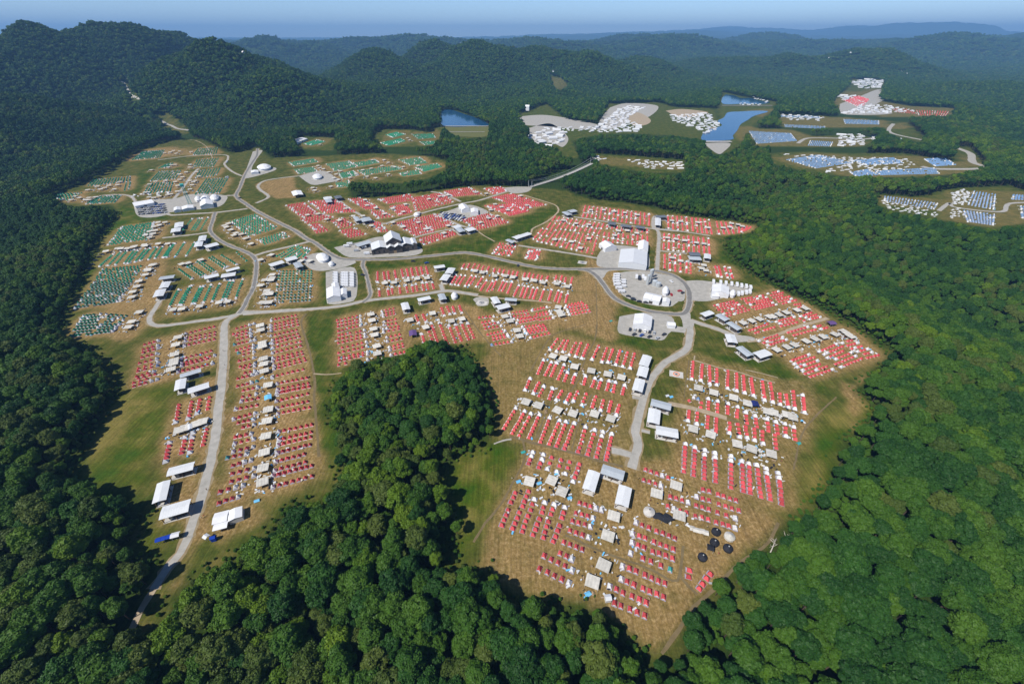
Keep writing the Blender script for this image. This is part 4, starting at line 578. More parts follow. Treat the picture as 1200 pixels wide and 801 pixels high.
SH = [
 (660,530,8,[(240,165),(342,190),(292,372),(183,325)],'white flat shed, left one of the three around the brown yard','w'),
 (660,530,8,[(375,112),(572,172),(560,262),(355,188)],'grey-blue roofed shed at the top of the three around the brown yard','g'),
 (660,530,8,[(530,295),(638,345),(605,518),(490,465)],'white shed, right one of the three around the brown yard','w'),
 (580,380,6,[(1040,208),(1105,232),(1070,300),(1018,280)],'white shed, farthest of three stepped beside the curving road','w'),
 (580,380,6,[(1018,288),(1080,310),(1060,378),(1000,352)],'white shed, middle of three stepped beside the curving road','w'),
 (580,380,6,[(990,372),(1055,400),(1030,478),(970,455)],'white shed, nearest of three stepped beside the curving road','w'),
 (550,360,4,[(855,428),(945,452),(943,482),(852,458)],'grey shed, top of three right of the curving road','g'),
 (550,360,4,[(842,473),(897,482),(888,545),(836,538)],'white square shed, middle of three right of the curving road','w'),
 (550,360,4,[(878,553),(978,573),(976,610),(875,593)],'long white shed, lowest of three right of the curving road','w'),
 (780,400,6,[(500,45),(535,30),(618,90),(575,108)],'long grey shed beside the green lawn below the dense red block','g'),
 (780,400,6,[(620,78),(702,52),(745,92),(660,118)],'white shed right of the long grey one below the dense red block','w'),
 (680,300,6,[(905,382),(945,402),(880,424),(840,404)],'white shed, upper left of the row beside the east spur road','w'),
 (680,300,6,[(985,402),(1050,440),(1020,458),(952,418)],'grey shed, middle of the row beside the east spur road','g'),
 (680,300,6,[(1060,458),(1138,505),(1108,523),(1030,472)],'grey shed, lower right of the row beside the east spur road','g'),
 (680,300,6,[(1020,550),(1082,552),(1105,607),(1040,608)],'white shed standing at the end of the east spur road','w'),
 (130,370,8,[(650,548),(845,488),(838,525),(652,578)],'long grey shed below the dark red rows left of the main road','g'),
 (130,370,8,[(610,612),(705,576),(690,668),(595,708)],'square white shed left of the long white one by the left road','w'),
 (130,370,8,[(725,680),(915,620),(918,668),(722,730)],'long white shed with its end towards the left road','w'),
 (150,530,8,[(385,145),(622,88),(605,155),(368,222)],'long grey white shed, upper of three at the bottom of the left road','w'),
 (150,530,8,[(275,298),(395,252),(352,445),(230,470)],'squarish white shed, left of three at the bottom of the left road','w'),
 (150,530,8,[(320,510),(578,440),(568,545),(303,625)],'long white shed, lowest of three at the bottom of the left road','w'),
 (60,300,4,[(505,98),(575,89),(578,100),(512,110)],'grey shed, top of three west of the green columns','g'),
 (60,300,4,[(522,122),(560,120),(545,148),(505,150)],'white shed, middle of three west of the green columns','w'),
 (60,300,4,[(492,158),(538,155),(520,188),(480,190)],'white shed, lowest of three west of the green columns','w'),
 (60,300,4,[(815,65),(878,48),(882,58),(825,73)],'grey white shed at the right end of the upper green columns','w'),
 (60,300,4,[(715,95),(782,80),(785,92),(722,108)],'white shed left of its pair between the green columns','w'),
 (60,300,4,[(797,85),(862,75),(865,90),(800,100)],'white shed right of its pair between the green columns','w'),
 (50,150,4,[(620,445),(660,440),(655,463),(618,466)],'pale shed beside three green columns inside the loop road','w'),
 (50,150,4,[(605,470),(648,468),(640,486),(603,488)],'pale shed just below its twin beside three green columns','w'),
 (50,150,4,[(735,507),(768,502),(762,528),(727,530)],'white shed, upper of three left of the winding road','w'),
 (50,150,4,[(715,537),(753,530),(745,553),(710,558)],'white shed, left of three left of the winding road','w'),
 (50,150,4,[(757,550),(815,535),(825,547),(765,563)],'white shed, right of three left of the winding road','w'),
 (300,280,4,[(60,117),(125,98),(128,112),(68,130)],'grey white shed, leftmost of three in front of the domed marquee','w'),
 (300,280,4,[(135,90),(185,78),(192,92),(142,106)],'grey white shed, middle of three in front of the domed marquee','w'),
 (300,280,4,[(172,112),(205,108),(222,128),(190,136)],'blue grey shed, right of three in front of the domed marquee','g'),
 (420,290,6,[(300,395),(345,382),(362,428),(315,442)],'square white shed below the curve of the camp road','w'),
 (420,290,6,[(412,357),(498,340),(510,360),(425,378)],'long pale shed with dark sides below the camp road','w'),
 (420,290,6,[(557,328),(602,324),(620,360),(575,370)],'pale shed between the long shed and the octagon tent','g'),
 (420,290,6,[(930,352),(972,345),(1000,385),(955,398)],'white shed, left of three right of the fire ring','w'),
 (420,290,6,[(1030,352),(1108,358),(1118,376),(1035,370)],'dark grey shed, upper right of three right of the fire ring','g'),
 (420,290,6,[(965,408),(1050,390),(1065,416),(985,438)],'white shed, lower of three right of the fire ring','w'),
 (420,290,6,[(525,130),(600,120),(610,136),(540,148)],'pale shed with a black side above the two stepped white ones','w'),
 (420,290,6,[(635,138),(678,150),(655,186),(612,176)],'white shed, upper of a stepped pair among the red rows','w'),
 (420,290,6,[(605,182),(645,195),(615,236),(575,224)],'white shed, lower of a stepped pair among the red rows','w'),
 (500,180,4,[(370,405),(385,400),(418,412),(400,420)],'grey shed, left of three in a line above the ridge road','g'),
 (500,180,4,[(405,390),(440,378),(448,390),(415,402)],'white shed, middle of three in a line above the ridge road','w'),
 (500,180,4,[(440,380),(478,367),(488,378),(450,390)],'white shed, right of three in a line above the ridge road','w'),
 (500,180,4,[(635,275),(655,270),(682,284),(660,290)],'grey shed at the far left of the red rows under the woods','g'),
 (500,180,4,[(662,266),(695,260),(700,270),(672,277)],'grey shed right of the grey one at the end of the dirt path','g'),
 (500,180,4,[(120,340),(150,332),(160,342),(130,352)],'white shed, upper left of three by the far inner road','w'),
 (500,180,4,[(135,352),(160,345),(180,362),(155,370)],'grey shed, middle of three by the far inner road','g'),
 (500,180,4,[(180,352),(215,343),(228,355),(190,366)],'white shed, right of three by the far inner road','w'),
 (500,180,4,[(850,318),(885,322),(888,334),(852,330)],'dark roofed shed left of a dark pair in the red rows','d'),
 (500,180,4,[(910,330),(958,336),(960,346),(912,340)],'dark roofed shed, middle one in the red rows','d'),
 (500,180,4,[(980,335),(1020,342),(1022,352),(982,346)],'dark roofed shed, rightmost one in the red rows','d'),
 (750,200,4,[(72,210),(120,208),(122,218),(74,220)],'dark shed at the top of the north-south camp road','d'),
 (750,200,4,[(72,222),(97,222),(96,256),(72,256)],'white shed at the top of the north-south camp road','w'),
 (750,200,4,[(230,380),(280,384),(282,398),(230,396)],'dark shed above a pale one right of the red columns','d'),
 (750,200,4,[(228,400),(285,404),(285,418),(230,416)],'pale shed below a dark one right of the red columns','g'),
 (750,200,4,[(300,388),(332,392),(330,412),(302,410)],'white shed right of the dark and pale pair','w'),
 (300,150,4,[(455,418),(472,413),(490,432),(470,438)],'grey shed, left of a pair in the far red blocks','g'),
 (300,150,4,[(488,424),(530,417),(545,432),(500,440)],'grey shed, right of a pair in the far red blocks','g'),
 (300,150,4,[(315,325),(352,320),(358,330),(320,336)],'white shed, upper left near the top of the far red blocks','w'),
 (300,150,4,[(322,336),(350,332),(358,346),(330,350)],'grey blue shed below the white one near the far red blocks','g'),
 (300,150,4,[(365,320),(395,316),(405,326),(375,332)],'dark shed beside a dirt path near the far red blocks','d'),
]
for ox, oy, zf, q, lab, c in SH: shelter(ox, oy, zf, q, lab, col=c)
MQ = [
 (230,520,8,[(160,655),(298,620),(292,715),(160,750)],'left half of the bright white tent by the lower left road',3.2,.6,1,True),
 (230,520,8,[(303,620),(428,588),(425,688),(300,715)],'right half of the bright white tent by the lower left road',3.2,.6,1,True),
 (230,520,8,[(160,755),(292,722),(290,778),(160,812)],'small lean-to tent attached below the bright white pair',2.8,.3,1,False),
 (680,300,6,[(285,-50),(472,-28),(466,75),(272,40)],'largest white marquee, beside the grey gravel yard above the oval',5,2.5,3,True),
 (680,300,6,[(410,-105),(480,-98),(474,-32),(405,-42)],'tall white marquee behind the largest one above the oval',5,2.5,1,True),
 (680,300,6,[(455,250),(572,278),(562,320),(452,295)],'white marquee lying across the middle of the oval yard',4,1.8,2,True),
 (680,300,6,[(580,208),(628,208),(625,258),(578,258)],'domed white tent in the oval yard',4,2.5,0,True),
 (680,300,6,[(580,292),(632,300),(626,330),(578,322)],'small white marquee at the lower right of the oval yard',3.4,1.2,1,True),
 (680,300,6,[(385,405),(506,424),(498,486),(372,492)],'big white marquee at the head of the lower car park',4.5,2,2,True),
 (680,300,6,[(615,460),(668,465),(666,488),(612,485)],'small white marquee at the right end of the lower car park',3,1,1,True),
 (680,300,6,[(930,200),(1046,212),(1045,266),(928,254)],'white marquee in the east gravel yard',4,1.8,2,True),
 (680,300,6,[(1052,235),(1098,240),(1096,275),(1050,270)],'domed white tent right of the marquee in the east gravel yard',3.5,2.4,0,True),
 (680,300,6,[(925,265),(975,268),(972,282),(925,280)],'low white tent in front of the east yard marquee',2.6,.8,1,True),
 (300,280,4,[(330,232),(392,222),(392,262),(335,285)],'white marquee with a cut corner beside the rows of white vans',4.5,1.8,1,True),
 (300,280,4,[(355,208),(385,206),(390,225),(356,230)],'white square tent at the back of the cut corner marquee',4.5,1.4,1,True),
 (300,280,4,[(393,235),(425,230),(424,258),(395,264)],'white side tent right of the cut corner marquee',3.8,1.2,1,True),
 (300,280,4,[(275,68),(325,55),(352,92),(288,105)],'domed white marquee on the gravel beside the main crossing',3.6,1.8,0,True),
 (300,280,4,[(338,104),(366,104),(366,120),(338,120)],'small round white tent right of the domed marquee',2.6,1.4,0,True),
 (420,290,6,[(650,312),(700,312),(700,350),(650,350)],'white octagon tent on the lower camp road',3,2,0,True),
 (500,180,4,[(820,425),(850,410),(880,430),(850,452)],'white gabled tent left of the big marquee above the oval',4.5,3,1,True),
 (50,150,4,[(422,350),(510,333),(520,350),(430,366)],'long white marquee beside the crowded car park at the upper left',4,1.8,2,True),
 (50,150,4,[(712,317),(738,317),(738,338),(712,338)],'white dome tent, leftmost of three at the tower',3.2,1.8,0,True),
 (50,150,4,[(740,312),(780,312),(780,340),(740,340)],'white dome tent, middle of three at the tower',3.6,2.2,0,True),
 (50,150,4,[(785,308),(822,308),(822,334),(785,334)],'white dome tent, rightmost of three at the tower',3.6,2.2,0,True),
 (50,150,4,[(736,345),(795,336),(798,358),(738,366)],'white gabled marquee in front of the three domes',4.5,2.5,1,True),
 (50,150,4,[(652,366),(705,362),(706,376),(654,380)],'low white marquee left of the three domes',3,1.2,1,True),
 (50,150,4,[(615,372),(645,370),(645,384),(616,386)],'small low white marquee at the left edge of the tower yard',3,1.2,1,True),
 (50,150,4,[(1000,172),(1060,164),(1080,186),(1005,192)],'broad white dome marquee beside the road leaving the camp',4.4,3,0,True),
 (50,150,4,[(975,200),(1010,196),(1010,206),(978,210)],'low white tent in front of the broad dome marquee',3,1,1,True),
 (300,150,4,[(262,215),(308,212),(312,232),(264,235)],'white peaked tent on the gravel pad near the upper green block',3.4,2.4,0,True),
 (300,150,4,[(165,298),(210,292),(222,312),(175,318)],'white shade tent standing in the bare dirt field',4,1.2,1,False),
 (300,150,4,[(950,362),(985,358),(1002,378),(965,385)],'white marquee beside the far car park',4.5,2.4,1,True),
 (300,150,4,[(1005,375),(1040,380),(1040,396),(1008,396)],'smaller white tent right of the far car park marquee',3.4,1.4,1,True),
 (300,150,4,[(738,395),(768,395),(768,408),(738,408)],'small white tent on the far inner road',3,1.8,0,True),
 (300,150,4,[(158,62),(215,45),(222,52),(172,72)],'white marquee under the trees at the top of the camp',4,2,1,True),
 (640,620,8,[(552,612),(605,606),(612,660),(560,668)],'tall white and grey tent at the near end of the lowest row',2.2,.7,1,True),
 (150,530,8,[(405,760),(485,735),(475,785),(400,800)],'small white tent at the end of the long blue awning',2.6,.6,1,False),
 (150,530,8,[(690,790),(740,762),(765,772),(725,815)],'small white tent beside the blue tent by the gravel road',2.4,.6,1,False),
 (160,450,8,[(480,380),(515,370),(520,415),(485,425)],'blue-grey awning between two grey canopies left of the road',2.4,.4,1,False)]
for ox, oy, zf, q, lab, h, rise, bays, wl_ in MQ: marquee(ox, oy, zf, q, lab, h, rise, bays, 'cool' if 'grey' in lab or 'blue' in lab else 'white', wl_)
marquee(150,530,8,[(255,808),(400,765),(405,795),(262,838)], 'long blue awning beside the lower gravel road', 2.6, .5, 3, 'sblue', False, 'awning', 'awnings')
marquee(150,530,8,[(765,790),(812,778),(822,800),(775,812)], 'small blue tent beside the gravel road at the lower left', 2.3, .7, 1, 'sblue', True, 'awning', 'awnings')
# tents with swollen round shapes at the black village
def yurt(px, py, r, h, m, label, fl=False):
    q = g(px, py, h * .6)[0]; t = empty('round_tent', (q[0], q[1], q[2]), random.random(), label=label, category='round tent', group='round tents near the gravel turn')
    n = 14; V = [(0,0,h)] + [(r*math.cos(2*math.pi*k/n), r*.92*math.sin(2*math.pi*k/n), h*.45) for k in range(n)]
    obj('roof', mesh('yurt_roof', V, [(0, 1+k, 1+(k+1) % n) for k in range(n)], [m]), parent=t); obj('wall', MB().tube((0,0,0), (0,0,h*.46), r*.95, r*.95, n).mesh('yurt_wall', m), parent=t)
    obj('vent', MB().tube((0,0,h*.93), (0,0,h*1.04), .3).mesh('yurt_vent', M['steel'] if m != M['conc'] else M['black']), parent=t)
yurt(740+670/8, 610+330/8, 2.1, 2.6, M['black'], 'black round tent nearest the two lone red tents'); yurt(740+783/8, 610+193/8, 2.15, 2.6, M['black'], 'black round tent, middle left of the cluster at the gravel turn')
yurt(740+798/8, 610+92/8, 2.15, 2.6, M['black'], 'black round tent, topmost of the cluster at the gravel turn'); yurt(740+910/8, 610+248/8, 2.2, 2.6, M['black'], 'black round tent, rightmost of the cluster at the gravel turn')
yurt(740+925/8, 610+138/8, 2.5, 2.8, M['fly'], 'grey round tent at the upper right of the black ones'); yurt(660+808/8, 530+545/8, 2.9, 2.8, M['conc'], 'big pale grey round tent with a dark vent beside black shade cloth')
q = g(740+735/8, 610+260/8, 1)[0]; t = empty('shade_tent', tuple(q), -.35, label='small black square shade among the round tents', category='shade tent')
obj('canopy', MB().gable(3.0, 3.0, 2.1, 2.7, .06).mesh('sq_can', M['black']), parent=t)
for sx in (-1,1):
    for sy in (-1,1): obj('pole', MB().tube((0,0,0),(0,0,2.05),.05).mesh('sq_pole', M['steel']), (sx*1.35, sy*1.35, 0), parent=t)
P = [(870,560),(905,555),(935,580),(960,560),(990,575),(1045,625),(1000,640),(965,662),(925,640),(890,620),(850,615),(840,600)]
w = np.array([plane(660 + x / 8, 530 + y / 8, 2.4) for x, y in P]); c = w.mean(0); w = w - c; t = empty('shade_cloth', (c[0], c[1], float(bil(GZ, *c))), 0, label='long irregular black shade cloth right of the pale round tent', category='shade cloth')
nP = len(P); V = [(0,0,2.9)] + [(x, y, 2.3) for x, y in w] + [(x, y, 2.24) for x, y in w] + [(0,0,2.84)]
obj('cloth', mesh('shade', V, [(0, 1+(k+1) % nP, 1+k) for k in range(nP)] + [(2*nP+1, 1+nP+k, 1+nP+(k+1) % nP) for k in range(nP)] + [(1+k, 1+(k+1) % nP, 1+nP+(k+1) % nP, 1+nP+k) for k in range(nP)], [M['black']]), parent=t)
for k in range(0, nP, 2): obj('pole', MB().tube((0,0,0),(0,0,2.3),.05).mesh('sc_pole', M['steel']), (w[k][0]*.97, w[k][1]*.97, 0), parent=t)
marquee(780,400,6,[(605,420),(640,415),(655,445),(620,462)], 'navy blue tarp shade next to a grey canopy in the right field', 2.4, .5, 1, 'navy', False, 'awning', 'awnings')
marquee(420,290,6,[(355,585),(405,580),(410,615),(360,622)], 'dark purple shade tent above the edge of the middle woods', 2.6, .8, 1, 'purple', False, 'awning', 'awnings')
marquee(860,320,6,[(660,338),(705,335),(712,355),(668,362)], 'dark purple and white tent right of the dense red block', 2.6, .8, 1, 'purple', False, 'awning', 'awnings')
marquee(230,440,8,[(640,185),(700,175),(704,215),(640,228)], 'light blue topped canopy among the grey ones right of the left road', 2.6, .4, 1, 'lblue', False, 'awning', 'awnings')
# fire ring pads
for px, py, lab in ((780+75/6, 400+230/6, 'fire ring on a square concrete pad beside the curving road'), (420+868/6, 290+388/6, 'fire ring on a round gravel pad below the camp road'), (680+15/6, 300+45/6, 'fire ring pad above the ridge road')):
    q = g(px, py)[0]; t = empty('fire_ring', tuple(q), -.3, label=lab, category='fire ring', group='fire rings on pads')
    obj('pad', MB().box(-4.6,4.6,-3.4,3.4,-.3,.14).mesh('pad', M['conc']), parent=t)
    for nm, r0, r1, z, m in (('ring', 1.7, 2.1, .5, M['orange'] if 'square' in lab else M['roofd']), ('hearth', 0.02, .8, .3, M['roofd'])):
        n = 24; V = [(r*math.cos(2*math.pi*k/n), r*math.sin(2*math.pi*k/n), zz) for zz in (.141, z) for r in (r0, r1) for k in range(n)]; f = []
        for k in range(n): k2 = (k+1) % n; f += [(2*n+k, 3*n+k, 3*n+k2, 2*n+k2), (n+k, n+k2, 3*n+k2, 3*n+k), (k2, k, 2*n+k, 2*n+k2)]
        obj(nm, mesh('fr', V, f, [m if nm == 'hearth' else M['brickish'] if 'brickish' in M else m]), parent=t)
# ------------------------------------------------------------------ lodge
c, w, d, ang, z0 = rect(300,150,4,[(548,605),(765,572),(740,538),(538,560)], 0)
L_ = empty('lodge', (c[0], c[1], z0), ang, label='big dark timber lodge with stepped white gable roofs beside the ridge road', category='lodge')
s = w / 60.0; d = 22 * s
def part(nm, mb, m, par=L_): return obj(nm, mb.mesh(nm, m), parent=par)
lw_ = part('wall', MB().box(-w/2, w/2, -d/2, d/2, 0, 8*s), M['wall'])
def gb(x, wd, y, dp, z0, z1, m=M['roofw']):                 # gable whose ridge runs front to back
    g_ = MB().gable(dp, wd, z0, z1, .3, .6); r = MB(); r.add([(-yy + x, xx + y, zz) for xx, yy, zz in g_.v], g_.f); return r
part('roof', gb(-w*.30, w*.36, 0, d, 8*s, 11*s), M['roofw']); part('roof', gb(w*.26, w*.30, 0, d, 8*s, 11.5*s), M['roofw']); part('roof', gb(w*.44, w*.12, 0, d*.8, 8.1*s, 10*s), M['roofw'])
part('hall_wall', MB().box(-w*.16, w*.16, -d*.35, d*.75, 0, 14*s).add([(-w*.16,-d*.35,14*s),(w*.16,-d*.35,14*s),(0,-d*.35,20*s)], [(0,1,2)]), M['wall']); part('hall_roof', gb(0, w*.34, d*.2, d*1.15, 14*s, 20.5*s), M['roofw'])
for x in (-w*.08, w*.09): part('bay_wall', MB().box(x-w*.07, x+w*.07, -d*.62, -d*.352, 0, 9*s), M['wall']); part('bay_roof', gb(x, w*.16, -d*.45, d*.4, 9*s, 12*s), M['roofw'])
for k in range(9): part('window', MB().box(-w*.46+k*w*.105, -w*.46+k*w*.105+2*s, -d/2-.12, -d/2-.01, 2*s, 5*s), M['glass'], lw_)
part('entrance_door', MB().box(-1.5, 1.5, -d*.62-.1, -d*.62+.3, 0, 3), M['wood'])
# ------------------------------------------------------------------ lattice tower
q = g(50+692/4, 150+356/4)[0]; t = empty('lattice_tower', tuple(q), .5, label='tall green lattice tower leaning over the tower yard at the upper left', category='tower'); H_ = 24.0; m = MB()
cor = lambda z: [((1.9 - .9 * z / H_) * a, (1.9 - .9 * z / H_) * b, z) for a, b in ((-1,-1),(1,-1),(1,1),(-1,1))]
for k in range(8):
    a, b_ = cor(H_*k/8), cor(H_*(k+1)/8)
    for i in range(4): m.tube(a[i], b_[i], .16, .16, 4); m.tube(a[i], b_[(i+1) % 4], .09, .09, 4); m.tube(b_[i], b_[(i+1) % 4], .09, .09, 4)
obj('lattice', m.mesh('lattice', M['teal']), parent=t); obj('cabin', MB().box(-2,2,-2,2,H_,H_+3).mesh('cab', M['teal']), parent=t); obj('cabin_roof', MB().gable(4.6,4.6,H_+3.1,H_+4,.15).mesh('cabr', M['teal']), parent=t)
# ------------------------------------------------------------------ suspension footbridge
A = g(500+485/4, 180+158/4)[0]; B = g(500+775/4, 180+48/4)[0]; v = Vector(B - A); Lb = math.hypot(v.x, v.y); br = empty('footbridge', (A[0], A[1], A[2] + 1), math.atan2(v.y, v.x), label='long pale suspension footbridge crossing the wooded valley', category='bridge')
m = MB(); hr = MB(); cb = MB(); N_ = 40
sag = lambda t: -3.0 * math.sin(math.pi * t)
for k in range(N_):
    t0, t1 = k / N_, (k + 1) / N_; x0, x1 = t0 * Lb, t1 * Lb; z0_, z1_ = sag(t0), sag(t1)
    for dy0, dy1, dz in ((-3.2, 3.2, 0),): m.add([(x0,dy0,z0_),(x1,dy0,z1_),(x1,dy1,z1_),(x0,dy1,z0_),(x0,dy0,z0_-.6),(x1,dy0,z1_-.6),(x1,dy1,z1_-.6),(x0,dy1,z0_-.6)], [(0,1,2,3),(7,6,5,4),(4,5,1,0),(6,7,3,2)])
    for sy in (-3.1, 3.1): hr.tube((x0,sy,z0_+1.2), (x1,sy,z1_+1.2), .12, .12, 4).tube((x0,sy,z0_), (x0,sy,z0_+1.2), .1, .1, 4)
    u0, u1 = [8 * (1 - 4 * u * (1 - u)) + 1.3 for u in (t0, t1)]
    for sy in (-3.3, 3.3): cb.tube((x0,sy,u0), (x1,sy,u1), .22, .22, 4)
obj('deck', m.mesh('deck', M['conc']), parent=br); obj('railing', hr.mesh('rail', M['steel']), parent=br); obj('cable', cb.mesh('cable', M['steel']), parent=br)
for x in (0, Lb):
    for sy in (-3.3, 3.3): obj('mast', MB().tube((x, sy, -6), (x, sy, 9.6), .4, .3, 8).mesh('mast', M['steel']), parent=br)
# ------------------------------------------------------------------ dining canopies
def canopy_parts():
    r = MB(); n = 4
    for k in range(n):
        x0 = -2.9 + 5.8 * k / n; x1 = x0 + 5.8 / n; xm = (x0 + x1) / 2
        r.add([(x0,-2.7,2.35),(xm,-2.7,2.43),(x1,-2.7,2.35),(x0,2.7,2.35),(xm,2.7,2.43),(x1,2.7,2.35),(x0,-2.7,2.29),(xm,-2.7,2.37),(x1,-2.7,2.29),(x0,2.7,2.29),(xm,2.7,2.37),(x1,2.7,2.29)],
              [(0,1,4,3),(1,2,5,4),(7,6,9,10),(8,7,10,11),(6,7,1,0),(7,8,2,1),(4,10,9,3),(5,11,10,4)])
    return r.mesh('dining_top', M['fly'])
can0 = None; cr = MB(); pole_me = MB().tube((0,0,0),(0,0,2.33),.06).mesh('dc_pole', M['steel']); tb_me = MB().box(-.9,.9,-.38,.38,.70,.76).box(-.85,-.75,-.3,.3,0,.7).box(.75,.85,-.3,.3,0,.7).box(-.9,.9,-.8,-.55,.40,.45).box(-.9,.9,.55,.8,.40,.45).mesh('dc_table', M['wood'])
ct = canopy_parts(); clut = []; PPL = []
CNW = g([c[0] for c in CN], [c[1] for c in CN], 2.5); CNorder = np.argsort(CNW[:, 1] * CP + HC * SP)
def nearest_block(px, py):
    k = min(range(0, len(T)), key=lambda i: (T[i][8] - px) ** 2 + (T[i][9] - py) ** 2); a_ = T[k][3]; return T[k][5], a_
names = {}
for rank, ci in enumerate(CNorder):
    px, py = CN[ci]; x, y, z = CNW[ci]; bn, ta = nearest_block(px, py); names.setdefault(bn, []).append((px, py, x, y, z, ta, rank))
for bn, Lc in names.items():
    Lc.sort(key=lambda r: (round(-r[1] / 12), r[0]))
    for i, (px, py, x, y, z, ta, rank) in enumerate(Lc):
        lab = 'grey pleated dining canopy, %s one counting upwards in %s' % (ordn(i), bn); near = y < 330
        t = empty('dining_canopy', (x, y, z), ta + random.uniform(-.05, .05), label=lab, category='canopy', group='grey dining canopies')
        obj('canopy_top', ct, parent=t)
        if near:
            for sx in (-2.75, 2.75):
                for sy in (-2.55, 2.55): obj('pole', pole_me, (sx, sy, 0), parent=t)
            clut.append((x, y, z, ta, bn, i, px, py))
        else: t.children[0].location.z = 0; obj('pole', pole_me, (-2.7, -2.5, 0), parent=t); obj('pole', pole_me, (2.7, 2.5, 0), parent=t)
# ------------------------------------------------------------------ camp gear around the nearer canopies
kit = dict(
 picnic_table=('picnic table', tb_me, 'wooden picnic table'),
 storage_box=('box', MB().box(-.55,.55,-.35,.35,0,.5).box(-.58,.58,-.38,.38,.503,.58).mesh('sbox', M['cool']), 'white storage box'),
 cooler=('cooler', MB().box(-.4,.4,-.25,.25,0,.4).box(-.42,.42,-.27,.27,.403,.47).box(-.3,.3,-.30,-.272,.25,.3).mesh('cool', M['lblue']), 'light blue cooler'),
 folding_table=('table', MB().box(-.92,.92,-.38,.38,.70,.74).box(-.85,-.8,-.35,.35,0,.70).box(.8,.85,-.35,.35,0,.70).mesh('ftab', M['cool']), 'white folding table'),
 camp_chair=('chair', MB().box(-.28,.28,-.25,.25,.4,.45).box(-.28,.28,.22,.27,.45,.95).box(-.28,-.23,-.25,-.2,0,.4).box(.23,.28,-.25,-.2,0,.4).box(-.28,-.23,.2,.25,0,.4).box(.23,.28,.2,.25,0,.4).mesh('chair', M['black']), 'black camp chair'),
 tarp_bundle=('tarp', MB().add([(-.9,-.6,.02),(.9,-.7,.02),(1,.6,.02),(-.8,.7,.02),(-.3,-.2,.35),(.4,0,.45),(.2,.3,.3)], [(0,1,5,4),(1,2,6,5),(2,3,4,6),(3,0,4),(4,5,6)]).mesh('tarp', M['cool']), 'crumpled white tarp'))
sides = ['left', 'right', 'just below', 'just above', 'lower left', 'upper right', 'lower right', 'upper left']
so_ = [(-4.6,0),(4.6,0),(0,-4.2),(0,4.2),(-4.2,-4),(4.2,4),(4.4,-3.8),(-4.4,3.8)]
for x, y, z, ta, bn, i, px, py in clut:
    if random.random() < .8: PPL.append((x + random.choice([-1, 1]) * random.uniform(3.6, 4.8), y - random.uniform(2.8, 4.2), ordn(i), bn))
    used = random.sample(range(8), random.choice([3,4,5])); ks = random.sample(sorted(kit), min(6, len(used)))
    for s_, kn in zip(used, ks):
        cat, me, lb = kit[kn]; ox, oy = so_[s_]; X = x + ox + random.uniform(-.8,.8); Y = y + oy + random.uniform(-.8,.8)
        if np.min((TA[:,0]-X)**2 + (TA[:,1]-Y)**2) < 4.5: continue
        obj(kn, me, (X, Y, float(bil(GZ, X, Y)) + .01), random.uniform(0, 6.3), label='%s %s of the %s canopy in %s' % (lb, sides[s_], ordn(i), bn), category=cat, group='camp gear around the canopies')
# the countless small things strewn about the camp
gm_ = [M['cool'], M['black'], M['fly'], M['wood'], M['lblue'], M['steel']]; GV = []; GF = []; GI = []; o_ = 0; RR_ = random.Random(5)
spots_ = [(x, y, 5.2, 7.5) for bn, Lc in names.items() for (_, _, x, y, z, ta, rank) in Lc for _ in range(9)] + [(t_[0], t_[1], 1.9, 3.4) for t_ in T if t_[4] == 'W' and t_[1] < 700 for _ in range(2)] + [(t_[0], t_[1], 1.7, 2.4) for t_ in T if t_[4] != 'W' and t_[1] < 620 and RR_.random() < .25]
for x, y, r0, r1 in spots_:
    a = RR_.uniform(0, 6.3); r = RR_.uniform(r0 * .75, r1); X = x + r * math.cos(a); Y = y + r * math.sin(a)
    if np.min((TA[:,0]-X)**2 + (TA[:,1]-Y)**2) < 2.0: continue
    l, w, h = RR_.uniform(.3, 1.1), RR_.uniform(.2, .5), RR_.uniform(.15, .8); c_, s_ = math.cos(a * 3), math.sin(a * 3); z = float(bil(GZ, X, Y))
    B_ = MB().box(-l, l, -w, w, -.02, h); B_.v[4] = (-l*.8, -w*.7, h*.8); GV += [(X + u*c_ - v_*s_, Y + u*s_ + v_*c_, z + q_) for u, v_, q_ in B_.v]; GF += [tuple(k + o_ for k in f) for f in B_.f]; GI += [RR_.choice([0,0,0,0,1,1,2,2,3,4,5])] * 6; o_ += 8
obj('camp_gear', mesh('camp_gear', GV, GF, gm_, GI), kind='stuff', label='countless small boxes, bags, tarps and chairs strewn around tents and canopies')
# blue-white picnic spots, small things along the rows
odd = [(550,510,8,460,430,'lblue','light blue tarp left of the first grey canopy of the lower centre field'),(550,510,8,655,445,'lblue','light blue tarp between two canopies of the lower centre field'),(550,510,8,938,585,'lblue','light blue tarp below the third canopy of the lower centre field'),(640,620,8,388,602,'lblue','white and blue sheet below the lowest canopy'),(230,520,8,568,530,'lblue','light blue sheet on the grass right of the lowest left rows'),(780,400,6,935,715,'teal','teal tent alone at the edge of the yellow meadow'),(550,510,8,503,155,'teal','small teal thing beside the track above the lower centre field'),(680,300,6,213,455,'teal','teal sculpture alone in the dry grass left of the lower car park'),(780,400,6,10,380,'cool','white box left of a pair on the dry grass'),(780,400,6,38,388,'lblue','blue white box right of a pair on the dry grass')]
for ox, oy, zf, a, b_, m, lb in odd:
    q = g(ox + a / zf, oy + b_ / zf, .4)[0]; t = empty('ground_tarp', tuple(q), .4, label=lb, category='tarp'); obj('cloth', MB().gable(2.6, 1.8, .35, 1.0, .05).mesh('gt', M[m]), parent=t); obj('pole', MB().tube((0,0,0),(0,0,.95),.04).mesh('gp', M['steel']), parent=t)
